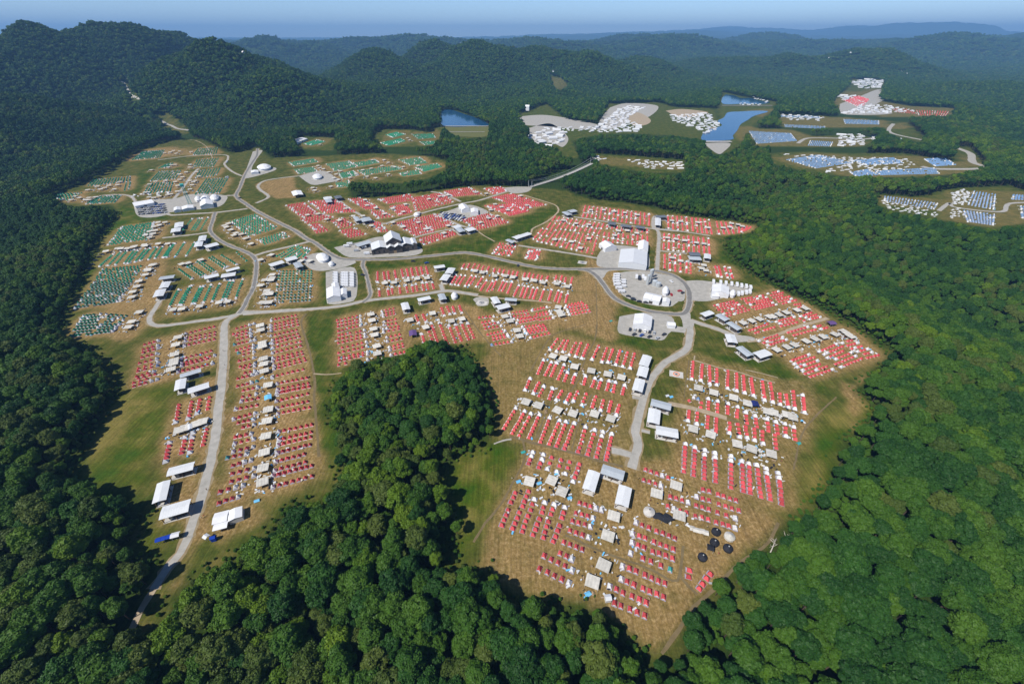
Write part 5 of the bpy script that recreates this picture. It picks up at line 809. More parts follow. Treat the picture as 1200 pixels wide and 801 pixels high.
# row of small pale tents, benches and white items at the round tents
for k, (a, b_) in enumerate([(565,75),(597,90),(628,98),(665,105),(697,118)]):
    q = g(740 + a / 8, 610 + b_ / 8, .5)[0]; t = empty('table_shade', tuple(q), -.3, label='pale little shade, %s from the left in the row of five' % ordn(k), category='shade', group='row of five little shades'); obj('top', MB().gable(2.2, 2.6, 1.2, 1.6, .05).mesh('ts', M['fly']), parent=t); obj('leg', MB().tube((-.9,-1,0),(-.9,-1,1.2),.05).mesh('tl', M['steel']), parent=t); obj('leg', MB().tube((.9,1,0),(.9,1,1.2),.05).mesh('tl', M['steel']), parent=t)
# ------------------------------------------------------------------ vehicles
def car_kit(kind, col):
    body = MB(); gl = MB()
    if kind == 'car':
        pr = [(-2.15,.35),(-2.15,.85),(-1.3,1.0),(-.75,1.45),(.85,1.45),(1.5,1.0),(2.15,.9),(2.2,.35)]; hw = .9
    elif kind == 'van': pr = [(-2.6,.35),(-2.65,1.0),(-2.2,1.25),(-1.7,2.2),(2.6,2.3),(2.65,.35)]; hw = 1.0
    else: pr = [(-3,.6),(-3.1,2.6),(3,2.6),(3.1,.6)]; hw = 1.15
    n = len(pr); V = [(x, -hw, z) for x, z in pr] + [(x, hw, z) for x, z in pr]
    body.add(V, [tuple(range(n)), tuple(range(2*n-1, n-1, -1))] + [(k, n+k, n+(k+1) % n, (k+1) % n) for k in range(n)])
    if kind == 'car': gl.add([(-1.28,-.8,1.03),(-.8,-.75,1.42),(-.8,.75,1.42),(-1.28,.8,1.03)], [(0,1,2,3)]).add([(1.45,-.8,1.05),(.9,-.75,1.42),(.9,.75,1.42),(1.45,.8,1.05)], [(3,2,1,0)]).box(-.7,.8,-.91,.91,1.08,1.38)
    elif kind == 'van': gl.box(-2.0,-1.0,-1.01,1.01,1.35,1.9).add([(-2.2,-.9,1.32),(-1.82,-.85,2.05),(-1.82,.85,2.05),(-2.2,.9,1.32)], [(0,1,2,3)])
    else: gl.box(-2,-1,-1.16,1.16,1.4,2.0)
    wl_ = MB().tube((0,-.12,0),(0,.12,0),.36,.36,12).mesh('wheel', M['tyre'])
    if col is None: return None
    e = {'car': 'parked_car', 'van': 'parked_van', 'trailer': 'box_trailer'}[kind]
    return e, body.mesh(e + '_body', M[col]), gl.mesh(e + '_glass', M['glass']), wl_, kind
CK = {}
def vehicle(px, py, ang, kind, col, label, group, near=False, pos=None):
    key = (kind, col)
    if key not in CK: CK[key] = car_kit(kind, col)
    e, bm_, gm_, wm, _ = CK[key]; q = g(px, py, .6)[0] if pos is None else pos
    t = empty(e, (q[0], q[1], q[2] + .13), ang, label=label, category={'car': 'car', 'van': 'van', 'trailer': 'trailer'}[kind], group=group)
    obj('body', bm_, parent=t); obj('windows', gm_, parent=t)
    hx = {'car': 1.35, 'van': 1.6, 'trailer': 1.8}[kind]; hy = {'car': .85, 'van': .95, 'trailer': 1.1}[kind]
    if near:
        for sx in (-hx, hx):
            for sy in (-hy, hy): obj('wheel', wm, (sx, sy, .36), parent=t)
    else:
        for sy in (-hy, hy): obj('wheel', wm, (hx, sy, .36), parent=t)
cn = {'carw': 'white', 'card': 'dark', 'cars': 'silver', 'carr': 'red', 'carb': 'blue'}
for k, (a, b_) in enumerate([(350,515),(383,518),(418,523),(455,527),(487,532),(520,540)]): vehicle(680+a/6, 300+b_/6, 1.2, 'car', ['card','cars','card','carw','card','cars'][k], '%s car, %s from the left in the upper row of the lower car park' % (cn[['card','cars','card','carw','card','cars'][k]], ordn(k)), 'cars in the lower car park', True)
for k, (a, b_) in enumerate([(380,550),(433,556),(488,566),(543,577),(590,550)]): vehicle(680+a/6, 300+b_/6, .6, 'car', ['card','carb','card','cars','card'][k], '%s car, %s from the left in the lower row of the lower car park' % (cn[['card','carb','card','cars','card'][k]], ordn(k)), 'cars in the lower car park', True)
for k, (a, b_) in enumerate([(255,135),(254,152),(252,168),(253,185),(257,205),(270,228),(290,252)]): vehicle(680+a/6, 300+b_/6, .1, 'trailer', 'carw', 'white trailer, %s from the top on the left rim of the oval yard' % ordn(k), 'white trailers in the oval yard')
for k, (a, b_) in enumerate([(300,175),(300,192),(302,215)]): vehicle(680+a/6, 300+b_/6, .1, 'van', 'carw', 'white van, %s from the top in the second file of the oval yard' % ordn(k), 'white vans in the oval yard')
for k, (a, b_) in enumerate([(338,282),(370,298),(415,318),(460,325),(375,305)]): vehicle(680+a/6, 300+b_/6, -.3, 'car', 'card', 'dark car, %s from the left along the lower rim of the oval yard' % ordn(k), 'cars along the oval yard', True)
for k, (a, b_) in enumerate([(395,150),(415,158),(440,150),(455,165)]): vehicle(680+a/6, 300+b_/6, 1.3, 'trailer', 'carw' if k != 1 else 'card', '%s trailer, %s from the left beside the machines of the oval yard' % ('white' if k != 1 else 'dark', ordn(k)), 'trailers at the back of the oval yard')
for k, (a, b_) in enumerate([(700,245),(720,258),(640,270),(640,178)]): vehicle(680+a/6, 300+b_/6, .7*k, 'car', ['carr','card','carr','carw'][k], '%s car, %s among those at the right side of the oval yard' % (['red','dark','red','white'][k], ordn(k)), 'cars at the right of the oval yard')
for k, (a, b_) in enumerate([(935,185),(985,190),(1022,195),(1062,200),(1100,205),(1132,213),(1165,218),(1195,226),(1110,270),(1135,266),(1165,260),(1190,255)]): vehicle(680+a/6, 300+b_/6, 1.2, 'trailer', 'carw', 'white trailer, %s along the rim of the east gravel yard' % ordn(k), 'trailers around the east gravel yard')
for k, (a, b_) in enumerate([(300,285),(308,287),(302,330),(303,285)][:0]): pass
for k in range(34):
    i, j = k % 9, k // 9; a = 868 + i * 13 + j * 6; b_ = 395 + j * 9 + i * 2.0
    vehicle(300+a/4, 150+b_/4, .9, 'car', random.choice(['card','cars','carw','carb']), 'car, %s from the left in the %s row of the far car park' % (ordn(i), ordn(j)), 'cars in the far car park')
for k in range(60):
    i, j = k % 12, k // 12; a = 445 + i * 11 + j * 3; b_ = 366 + j * 9.5 - i * .8
    vehicle(50+a/4, 150+b_/4, 1.1, 'car', random.choice(['card','cars','cars','carb','card']), 'car, %s from the left in the %s row of the crowded upper left car park' % (ordn(i), ordn(j)), 'cars in the crowded upper left car park')
for j, x in enumerate([372, 408, 420, 448]):
    for i in range(9): vehicle(300+x/4, 280+(162+i*7.5)/4, .05, 'van', 'carw', 'white van, %s from the top in the %s file beside the cut corner marquee' % (ordn(i), ordn(j)), 'white vans parked in four files')
for k, (a, b_) in enumerate([(215,660),(232,640),(247,620),(263,605),(278,592)][:5]): vehicle(50+a/4, 150+b_/4, .2, 'car', 'card', 'dark car, %s from the near end beside the sloping green rows' % ordn(k), 'dark cars beside the sloping green rows')
for k, (px, py, col, kd) in enumerate([(281,232,'card','car'),(266,208,'carw','van'),(266,190,'carw','van'),(425,322,'card','car'),(500,308,'carb','car'),(607,311,'card','car'),(358,302,'carr','car'),(484,306,'card','car')]): vehicle(px, py, .9*k, kd, col, '%s %s on the main camp road, %s from the left' % (cn[col], kd, ordn(k)), 'vehicles on the main camp road')
for k, (a, b_, w_) in enumerate([(425,555,1),(440,545,1),(490,545,0),(505,560,1),(470,575,0),(520,590,1)]): vehicle(300+a/4, 150+b_/4, .2, 'trailer' if w_ else 'van', 'carw' if w_ else 'cars', 'pale vehicle, %s from the left in the yard left of the lodge' % ordn(k), 'vehicles in the lodge yard')
c_, w_, d_, an_, z_ = rect(300,150,4,[(468,545),(530,525),(538,538),(475,556)], 3.5); shelter(300,150,4,[(468,545),(530,525),(538,538),(475,556)], 'long grey blue roofed shed left of the lodge', col='g')
for k, (a, b_, w, hgt) in enumerate([(500,150,1.2,9),(488,175,1.6,12),(470,200,1.4,10),(520,205,2.4,5),(545,212,2.6,4)]):
    q = g(680+a/6, 300+b_/6)[0]; t = empty('plant_tank', tuple(q), k, label='grey steel %s of the treatment plant in the oval yard, %s from the back' % ('tower' if hgt > 6 else 'tank', ordn(k)), category='tank', group='steel tanks of the oval yard')
    obj('shell', MB().tube((0,0,0),(0,0,hgt),w,w,14).mesh('tank', M['steel']), parent=t); obj('ladder', MB().box(w,w+.15,-.3,.3,.2,hgt).mesh('lad', M['roofg']), parent=t); obj('cap', MB().tube((0,0,hgt),(0,0,hgt+.8),w*1.02,.2,14).mesh('cap', M['roofg']), parent=t)
# far white villages: individual tents, a few pixels each
VL = []
def vil(P, n, s0, s1, nm): 
    n = int(n * 1.7); s0 *= .5; s1 *= .62
    x0, x1 = min(p[0] for p in P), max(p[0] for p in P); y0, y1 = min(p[1] for p in P), max(p[1] for p in P); k = 0; tr = 0
    while k < n and tr < 9000:
        tr += 1; px = random.uniform(x0, x1); py = random.uniform(y0, y1)
        if not inpoly(np.array([px]), np.array([py]), P)[0]: continue
        q = plane(px, py); s = random.uniform(s0, s1)
        if any((q[0]-v[0])**2 + (q[1]-v[1])**2 < (s + v[2])**2 * .62 for v in VL): continue
        VL.append((q[0], q[1], s, nm, px, py)); k += 1
vil([(720,132),(735,124),(755,126),(745,132),(735,140),(752,148),(745,155),(690,155),(700,148)], 75, 12, 28, 'the far amphitheatre village'); vil([(785,135),(830,133),(842,148),(832,158),(815,150),(790,142)], 50, 12, 26, 'the white village beside the big lake')
vil([(618,162),(640,150),(662,152),(660,168),(640,172)], 14, 16, 34, 'the white tents beyond the valley'); vil([(645,150),(700,147),(700,152),(650,155)], 10, 10, 16, 'the tents along the valley road'); vil([(690,182),(712,186),(700,189)], 7, 8, 16, 'the left end of the brown strip'); vil([(735,187),(800,190),(800,198),(760,198)], 20, 8, 16, 'the right half of the brown strip')
vil([(998,96),(1018,93),(1034,95),(1030,103),(1010,104)], 30, 20, 45, 'the far white camp in the hills'); vil([(980,112),(1003,112),(990,118)], 8, 20, 40, 'the left of the far red camp'); vil([(1010,122),(1040,124),(1075,130),(1040,133),(985,134)], 45, 12, 26, 'the far red camp'); vil([(984,158),(1012,157),(1013,170),(984,171)], 18, 12, 28, 'the hall cluster below the blue camp'); vil([(1022,160),(1040,159),(1058,164),(1050,167),(1026,167)], 14, 12, 22, 'the white tents beside the right hand spur'); vil([(915,134),(965,137),(962,142),(925,141)], 22, 9, 16, 'the upper blue camp'); vil([(905,180),(940,181),(985,184),(1060,186),(1075,192),(1050,200),(960,203),(990,192)], 60, 6, 12, 'the far blue camp'); vil([(1115,226),(1130,222),(1136,226),(1130,240),(1118,239)], 22, 5, 9, 'the square blue block'); vil([(1032,233),(1070,242),(1100,250),(1095,254),(1040,245)], 25, 4, 8, 'the right hand blue rows'); vil([(1110,248),(1125,243),(1130,252),(1115,256)], 10, 4, 7, 'the lower blue rows'); vil([(866,121),(895,122),(893,124),(868,124)], 10, 8, 12, 'the dam between the lakes'); vil([(880,112),(900,118),(898,121),(885,116)], 9, 8, 14, 'the shore of the upper lake')
vil([(145,232),(205,228),(200,225),(160,226)], 8, 5, 8, 'the upper left camp')
fm = [MB().gable(1, .8, .16, .30, .02).box(-.5,.5,-.4,.4,0,.15).mesh('white_hall', M['roofw']), MB().gable(1.2, .5, .12, .2, .02).box(-.6,.6,-.25,.25,0,.11).mesh('white_long', M['white'])]
cntv = {}
VL.sort(key=lambda v: -v[2] / v[1]); rest_v = VL[300:]
for x, y, s, nm, px, py in sorted(VL[:300], key=lambda v: (v[3], v[4])):
    i = cntv.get(nm, 0); cntv[nm] = i + 1
    obj('hall_tent', random.choice(fm), (x, y, float(bil(GZ, x, y))), random.uniform(-.6,.9), label='white hall tent, %s from the left in %s' % (ordn(i), nm), category='hall tent', group='white hall tents of ' + nm).scale = (s,) * 3
fv = np.array(fm[0].vertices[0].co[:]) if False else np.array([v.co[:] for v in fm[0].vertices]); V_ = []; F_ = []
for j_, (x, y, s, nm, px, py) in enumerate(rest_v):
    a_ = random.uniform(-.6, .9); R_ = np.array([[math.cos(a_), math.sin(a_), 0], [-math.sin(a_), math.cos(a_), 0], [0, 0, 1]]); V_.append(fv @ R_ * s + np.array([x, y, float(bil(GZ, x, y))])); F_ += [tuple(i + j_ * len(fv) for i in p.vertices) for p in fm[0].polygons]
obj('hall_tent', mesh('white_halls_far', np.vstack(V_), F_, [M['white']]), kind='stuff', label='many more small white hall tents crowding the far villages', category='hall tents')
for k, (px, py) in enumerate([(540,53),(543,54),(584,57),(648,88),(1055,88),(1062,90),(1110,86),(1114,88),(1118,89),(970,72),(995,66),(287,68),(618,131)]):
    x, y, z = march(px, py); obj('hill_building', MB().gable(1.2, .8, .35, .6, .03).box(-.55,.55,-.36,.36,-.3,.34).mesh('hb', M['white']), (x, y, z + 8), .5 * k, label='pale building on a distant wooded hill, %s from the left' % ordn(sorted([540,543,584,648,1055,1062,1110,1114,1118,970,995,287,618]).index(px)), category='building', group='pale buildings on the distant hills').scale = (11, 11, 18)
# ------------------------------------------------------------------ tents
def tent_meshes(c):
    w, d, h = .98, 1.16, 1.8
    fly = mesh('tent_fly_' + c, [(-w,-d,.16),(w,-d,.16),(w,d,.16),(-w,d,.16),(-.05,-d*.5,h),(.05,-d*.5,h),(.05,d*.22,h-.06),(-.05,d*.22,h-.06),(-w*.6,-d*.84,.88),(w*.6,-d*.84,.88),(w*.56,d*.62,.9),(-w*.56,d*.62,.9)],
      [(0,8,11,3),(8,4,7,11),(1,2,10,9),(9,10,6,5),(4,5,6,7),(3,11,10,2),(11,7,6,10),(0,1,9,8),(8,9,5,4)], [M[c]])
    door = MB().add([(-.62,-d*.99-.04,.17),(.62,-d*.99-.04,.17),(.34,-d*.93-.05,.8),(-.34,-d*.93-.05,.8)], [(0,1,2,3)]).mesh('tent_door_' + c, M['flap'])
    sh = MB().box(-w-.1, w+.1, -d-.42, d+.1, .0, .06).mesh('tent_sheet_' + c, M['sheet']); return fly, door, sh
kinds = {'R': ('red', 'red_tent'), 'G': ('green', 'green_tent'), 'W': ('white', 'white_tent'), 'B': ('blue', 'blue_tent'), 'D': ('teal', 'teal_tent')}
rowlen = {}
for t_ in T: rowlen[(t_[5], t_[6])] = max(rowlen.get((t_[5], t_[6]), 0), t_[7] + 1)
low = np.array([(-1.04,-1.16,.05),(1.04,-1.16,.05),(1.04,1.16,.05),(-1.04,1.16,.05),(-.08,-.5,1.72),(.08,-.5,1.72),(.08,.6,1.65),(-.08,.6,1.65),(-1.14,-1.55,.05),(1.14,-1.55,.05)])
lowf = np.array([(0,4,7,3),(1,2,6,5),(4,5,6,7),(0,1,5,4),(3,7,6,2),(8,9,1,0)])
for L_c, (c, nm) in kinds.items():
    idx_ = [i for i, t_ in enumerate(T) if t_[4] == L_c]; idx_.sort(key=lambda i: TA[i,1] * CP - (0 - HC) * SP); fly, door, shm = tent_meshes(c); proto = None
    for i in idx_[:300]:
        x, y, _, a, _, bn, ri, k, px, py = T[i]; n = rowlen[(bn, ri)]; z = float(TZ[i]) + .02
        lab = '%s tent, %s in the %s row, %s group of %s' % (c, ordn(k), ordn(ri[1]), ordn(ri[0]), bn)
        sc_ = random.uniform(.94, 1.06) * (1.08 if L_c == 'W' else 1)
        if proto is None:
            proto = empty(nm, (x, y, z), a, label=lab, category='tent', group='%s tents pitched in rows' % c); proto.scale = (sc_,) * 3
            obj('fly', fly, parent=proto); obj('door_flap', door, parent=proto); obj('ground_sheet', shm, parent=proto)
        else: copy_thing(proto, (x, y, z), a, sc_, label=lab)
    rest = idx_[300:]
    if rest:
        P_ = np.array([(T[i][0], T[i][1], TZ[i], T[i][3]) for i in rest]); s_ = RNG.uniform(.86, 1.0, len(rest)); ca_, sa_ = np.cos(P_[:,3]), np.sin(P_[:,3])
        V = low[None] * s_[:,None,None]; X = V[...,0]*ca_[:,None] - V[...,1]*sa_[:,None] + P_[:,0:1]; Y = V[...,0]*sa_[:,None] + V[...,1]*ca_[:,None] + P_[:,1:2]; Z = V[...,2] + P_[:,2:3]
        Fc = (lowf[None] + (np.arange(len(rest)) * 10)[:,None,None]).reshape(-1, 4); mi = np.tile([0,0,0,0,0,1], len(rest))
        obj(nm, mesh(nm + '_far', np.stack([X, Y, Z], -1).reshape(-1, 3), Fc, [M[c], M['flap']], mi), kind='stuff', label='many more %s tents in dense rows further off' % c, category='tents')
# ------------------------------------------------------------------ people (one continuous body each)
def body_mesh(name, pts, edges, rad, mats, zc):
    me = bpy.data.meshes.new(name); me.from_pydata(pts, edges, []); o = bpy.data.objects.new(name, me); COL.objects.link(o)
    sk = o.modifiers.new('s', 'SKIN'); o.modifiers.new('u', 'SUBSURF').levels = 1
    for i, r in enumerate(rad): o.data.skin_vertices[0].data[i].radius = (r, r)
    o.data.skin_vertices[0].data[0].use_root = True
    dg = bpy.context.evaluated_depsgraph_get(); nm_ = bpy.data.meshes.new_from_object(o.evaluated_get(dg)); bpy.data.objects.remove(o)
    for m in mats: nm_.materials.append(m)
    for p in nm_.polygons:
        z = p.center.z; x = abs(p.center.x); p.material_index = 0 if z > 1.5 or (x > .3 and z < 1.12) or z < .45 else (1 if z > .95 else 2); p.use_smooth = True
    return nm_
pts = [(0,0,.95),(0,0,1.15),(0,0,1.4),(0,-.01,1.52),(0,-.02,1.66),(.18,0,1.4),(.27,.02,1.14),(.3,-.08,.9),(-.18,0,1.4),(-.27,.02,1.14),(-.3,-.06,.9),(.1,0,.9),(.12,-.08,.5),(.13,-.02,.08),(.13,-.14,.04),(-.1,0,.9),(-.12,.08,.5),(-.13,.16,.1),(-.13,.04,.04),(0,-.02,1.76)]
edg = [(0,1),(1,2),(2,3),(3,4),(4,19),(2,5),(5,6),(6,7),(2,8),(8,9),(9,10),(0,11),(11,12),(12,13),(13,14),(0,15),(15,16),(16,17),(17,18)]
rad = [.15,.13,.17,.06,.1,.08,.055,.045,.08,.055,.045,.1,.075,.05,.045,.1,.075,.05,.045,.07]
PM = [body_mesh('person_body', pts, edg, rad, [M['skin'], M[a], M[b_]], 1) for a, b_ in (('khaki','black'), ('white','khaki'), ('carr','khaki'))]
PP = [(261.5,410.5,'on the left road above the two white sheds'),(263,427,'on the left road beside the side track'),(265,433,'at the edge of the left road by the side track'),(242,573,'standing on the lower left gravel road'),(236,606,'by the road edge left of the bright white tent'),(239,604,'stepping off the road by the bright white tent'),(748,560,'in the dry grass below the end of the curving road'),(693,600,'in front of the right white shed of the yard'),(716,617,'between the angled rows and the white shed'),(829,617,'left of the topmost black round tent'),(811,621,'beside the row of five little shades'),(842,648,'below the black round tents'),(318,374,'walking along the gravel road above the red rows'),(480,370,'beside the square white shed below the camp road'),(254,583,'just left of the lowest left tent row'),(660,618,'in the track below the short rows'),(600,560,'between grey canopies of the lower centre field'),(873,470,'on the dirt track through the right field')]
for k, (px, py, lb) in enumerate(PP):
    q = g(px, py, .8)[0]; obj('person', PM[k % 3], tuple(q + np.array([0,0,.02])), 1.3 * k, label='person in %s %s' % (['khaki and black','white and khaki','red and khaki'][k % 3], lb), category='person', group='people in the camp')
for k, (x, y, on, bn) in enumerate(PPL):
    if np.min((TA[:,0]-x)**2 + (TA[:,1]-y)**2) > 3.2: obj('person', PM[k % 3], (x, y, float(bil(GZ, x, y)) + .02), 1.7 * k, label='person in %s by the %s canopy in %s' % (['khaki and black','white and khaki','red and khaki'][k % 3], on, bn), category='person', group='people in the camp')
# ------------------------------------------------------------------ leaves, crowns, trunks
def leafmat(name, c0, c1):
    m = bpy.data.materials.new(name); m.use_nodes = True; nt = m.node_tree; N = nt.nodes.new; L = nt.links.new; b = nt.nodes['Principled BSDF']; out = nt.nodes['Material Output']
    b.inputs['Roughness'].default_value = .6; b.inputs['Specular IOR Level'].default_value = .25
    oi = N('ShaderNodeObjectInfo'); ge = N('ShaderNodeNewGeometry'); n = N('ShaderNodeTexNoise'); n.inputs['Scale'].default_value = .35; n.inputs['Detail'].default_value = 3; L(ge.outputs['Position'], n.inputs['Vector'])
    a = N('ShaderNodeMath'); a.operation = 'MULTIPLY_ADD'; a.inputs[1].default_value = .55; L(oi.outputs['Random'], a.inputs[0]); s = N('ShaderNodeMath'); s.operation = 'MULTIPLY'; s.inputs[1].default_value = .5; L(n.outputs[0], s.inputs[0]); L(s.outputs[0], a.inputs[2])
    r = N('ShaderNodeValToRGB'); r.color_ramp.elements[0].position = .1; r.color_ramp.elements[1].position = .85; r.color_ramp.elements[0].color = (*c0, 1); r.color_ramp.elements[1].color = (*c1, 1); L(a.outputs[0], r.inputs[0]); L(r.outputs[0], b.inputs['Base Color'])
    tr = N('ShaderNodeBsdfTranslucent'); L(r.outputs[0], tr.inputs[0]); mx = N('ShaderNodeMixShader'); mx.inputs[0].default_value = .14; L(b.outputs[0], mx.inputs[1]); L(tr.outputs[0], mx.inputs[2]); L(mx.outputs[0], out.inputs['Surface']); return m
LM = [leafmat('leaf_deep_green', (.009,.045,.006), (.030,.095,.010)), leafmat('leaf_mid_green', (.022,.076,.006), (.065,.140,.010)), leafmat('leaf_yellow_green', (.045,.11,.005), (.115,.19,.008)), leafmat('leaf_olive', (.034,.072,.009), (.090,.125,.018))]
LN = ['dark green', 'green', 'lime green', 'olive']
bmm = __import__('bmesh')
def ico(sub):
    bm = bmm.new(); bmm.ops.create_icosphere(bm, subdivisions=sub, radius=1); V = np.array([v.co[:] for v in bm.verts]); Fc = np.array([[v.index for v in f.verts] for f in bm.faces]); bm.free(); return V, Fc
I1, I2 = ico(1), ico(2)
def crown(seed, nl, leaves, ls, R=4.9, ct=I2, form=0):
    r = np.random.default_rng(seed); Vs = []; Ts = []; o = 0; L_v = []
    asym = r.uniform(.8, 1.2, 3)
    for k in range(nl):
        u = (k + .5) / nl; th = k * 2.39996 + r.uniform(-.4,.4); ph = math.acos(1 - 1.35 * u); rr = R * r.uniform(.52, .74)
        rr *= r.uniform(.86, 1.14)
        c = np.array([math.sin(ph)*math.cos(th)*rr*asym[0], math.sin(ph)*math.sin(th)*rr*asym[1], math.cos(ph)*rr*(.95 if form == 0 else 1.35) + 12.0]); lr = R * r.uniform(.17, .36) * (1.25 if nl < 20 else 1)
        V, Fc = ct; nv = V * (1 + (r.random(len(V)) - .5)[:,None] * .5) * lr * np.array([1, 1, .82]) + c; Vs.append(nv); Ts.append(Fc + o); o += len(V)
        if leaves:
            d = r.normal(size=(leaves, 3)); d[:,2] = np.abs(d[:,2]) * .8 + d[:,2] * .2; d += (c - np.array([0,0,10.5])) / R * .9; d /= np.linalg.norm(d, axis=1)[:,None]
            p = c + d * lr * np.array([1,1,.85]) * r.uniform(.85, 1.22, (leaves, 1)); L_v.append((p, d))
    core = I1[0] * np.array([R*.62*asym[0], R*.62*asym[1], R*.6]) + np.array([0,0,12.0]); Vs.append(core); Ts.append(I1[1] + o); o += len(core)
    Vs = np.vstack(Vs); Ts = np.vstack(Ts); Vs[:,2] = np.maximum(Vs[:,2], 5)
    if not leaves: return Vs, Ts
    p = np.vstack([a for a, _ in L_v]); d = np.vstack([b for _, b in L_v]); d = d + r.normal(size=d.shape) * .62; d /= np.linalg.norm(d, axis=1)[:,None]
    t = np.cross(d, r.normal(size=d.shape)); t /= np.linalg.norm(t, axis=1)[:,None]; bt = np.cross(d, t); s = r.uniform(.6, 1.3, (len(p), 1)) * ls
    q = np.stack([p - t*s, p - bt*s*.7, p + t*s, p + bt*s*.7], 1).reshape(-1, 3); n = len(p); b0 = np.arange(n) * 4 + o
    Tq = np.vstack([np.stack([b0, b0+1, b0+2], -1), np.stack([b0, b0+2, b0+3], -1)]); return np.vstack([Vs, q]), np.vstack([Ts, Tq])
def trunk(seed, h=11.5):
    r = np.random.default_rng(seed); m = MB(); m.tube((0,0,-1.5), (.1,.1,h*.55), .32, .24, 7); m.tube((.1,.1,h*.54), (.0,.2,h), .24, .1, 6)
    for k in range(5): a = r.uniform(0, 6.3); z = h * r.uniform(.5, .8); m.tube((.08,.1,z), (math.cos(a)*2.6, math.sin(a)*2.6, z + r.uniform(1.5, 3)), .12, .05, 5)
    return m
NSH = 6
CRV = [crown(40 + k, 46, 85, .36, 4.6 + .25 * (k % 3), form=k % 2) for k in range(NSH)]; TRK = [trunk(k) for k in range(NSH)]
crown_me = [[mesh('crown', CRV[k][0], CRV[k][1], [LM[m]]) for m in range(4)] for k in range(NSH)]; trunk_me = [TRK[k].mesh('trunk', M['bark']) for k in range(NSH)]
lib = bpy.data.collections.new('woodland_kinds'); nlib = 0
def addlib(V, Fc, mats, mi=None):
    global nlib
    o = bpy.data.objects.new('kind_%03d' % nlib, mesh('kind_%03d' % nlib, V, Fc, mats, mi)); lib.objects.link(o); nlib += 1
def withtrunk(V, Ts, T_):
    tv = np.array(T_.v); tf = []
    for f in T_.f:
        for i in range(1, len(f) - 1): tf.append((f[0], f[i], f[i+1]))
    tf = np.array(tf) + len(V); return np.vstack([V, tv]), np.vstack([Ts, tf]), np.concatenate([np.zeros(len(Ts)), np.ones(len(tf))]).astype(int)
for m in range(4):
    for k in range(NSH): V, Fc, mi = withtrunk(*CRV[k], TRK[k]); addlib(V, Fc, [LM[m], M['bark']], mi)            # 0..23 near
for m in range(4):
    for k in range(4): V, Fc = crown(90 + k, 16, 26, .8, 4.9, I1, k % 2); V, Fc, mi = withtrunk(V, Fc, TRK[k]); addlib(V, Fc, [LM[m], M['bark']], mi)   # 24..39 mid
for k in range(8):                                                                                              # 40..47 patches of canopy
    r = np.random.default_rng(300 + k); Vs = []; Fs = []; ms = []; o = 0
    for j in range(16):
        a = j * 2.39996; rr = 17 * math.sqrt((j + .5) / 16); V, Fc = crown(500 + j + 20 * k, 9, 5, 1.3, 4.9, I1, j % 2); s = r.uniform(.8, 1.15)
        V = V * s + np.array([rr * math.cos(a), rr * math.sin(a), r.uniform(-4, 1)]); Vs.append(V); Fs.append(Fc + o); o += len(V); ms.append(np.full(len(Fc), r.choice([0,0,1,1,1,2,3]) if k > 3 else r.choice([0,0,0,1,1,3])))
    addlib(np.vstack(Vs), np.vstack(Fs), LM, np.concatenate(ms))
for k in range(8):                                                                                              # 48..55 small patches
    r = np.random.default_rng(700 + k); Vs = []; Fs = []; ms = []; o = 0
    for j in range(5):
        a = j * 2.39996 + k; rr = 7.5 * math.sqrt((j + .3) / 5); V, Fc = crown(800 + j + 10 * k, 10, 8, 1.1, 4.9, I1, j % 2); s = r.uniform(.75, 1.1)
        V = V * s + np.array([rr * math.cos(a), rr * math.sin(a), r.uniform(-3, 0)]); Vs.append(V); Fs.append(Fc + o); o += len(V); ms.append(np.full(len(Fc), r.choice([0,0,1,1,2,3]) if k > 3 else r.choice([0,0,0,1,1,3])))
    addlib(np.vstack(Vs), np.vstack(Fs), LM, np.concatenate(ms))
# ------------------------------------------------------------------ where the trees stand
SPIX = {k: v for k, v in OTHER.items()}
SPIX['bridge'] = [(618,212),(632,204),(668,192),(690,184),(697,186),(697,194),(672,203),(640,215),(622,222)]
def sample(y0, y1, sp, jit=.42):
    ys = np.arange(y0, y1, sp); out = []
    for y in ys:
        D = y * CP + HC * SP; hw = D * (600 / F) * 1.13 + 60; xs = np.arange(-hw, hw, sp); out.append(np.stack([xs + (sp / 2 if int(y / sp) % 2 else 0), np.full(xs.shape, y)], -1))
    P = np.vstack(out); return P + (RNG.random(P.shape) - .5) * sp * jit * 2
def place(P, h, small=False):
    z = bil(GZ, P[:,0], P[:,1]); dc = bil(DC, P[:,0], P[:,1]); do = bil(DO, P[:,0], P[:,1]); ok = (dc > 1.5) & (do > 1.5)
    px, py, D = proj(P[:,0], P[:,1], z); ok &= (px > -170) & (px < 1370) & (py < 1010)
    fs = np.zeros(len(P))
    for f_ in ((1.0, .62, .38, .2) if small else (1.0,)):
        good = ok.copy()
        for fz in (1.0, .55):
            tx, ty, _ = proj(P[:,0], P[:,1], z + h * f_ * fz)
            for Q in [CAMP] + list(SPIX.values()): good &= ~inpoly(tx, ty, Q)
        fs = np.where((fs == 0) & good, f_, fs)
    ok &= fs > 0
    for n_ in ('glade_ridge', 'glade_hill', 'glade_left'): ok &= ~inpoly(px, py, OTHER[n_])
    q = P[ok]; zz = z[ok]
    # drop what lies behind a crest
    keep = np.ones(len(q), bool)
    for f in np.linspace(.25, .97, 14):
        x = q[:,0] * f; y = q[:,1] * f; keep &= bil(GZ, x, y) < HC + (zz + h + 4 - HC) * f + 3
    return (q[keep], zz[keep], D[ok][keep], px[ok][keep], py[ok][keep]) + ((fs[ok][keep],) if small else ())
PTS = []; VI = []; SCL = []; ROT = []
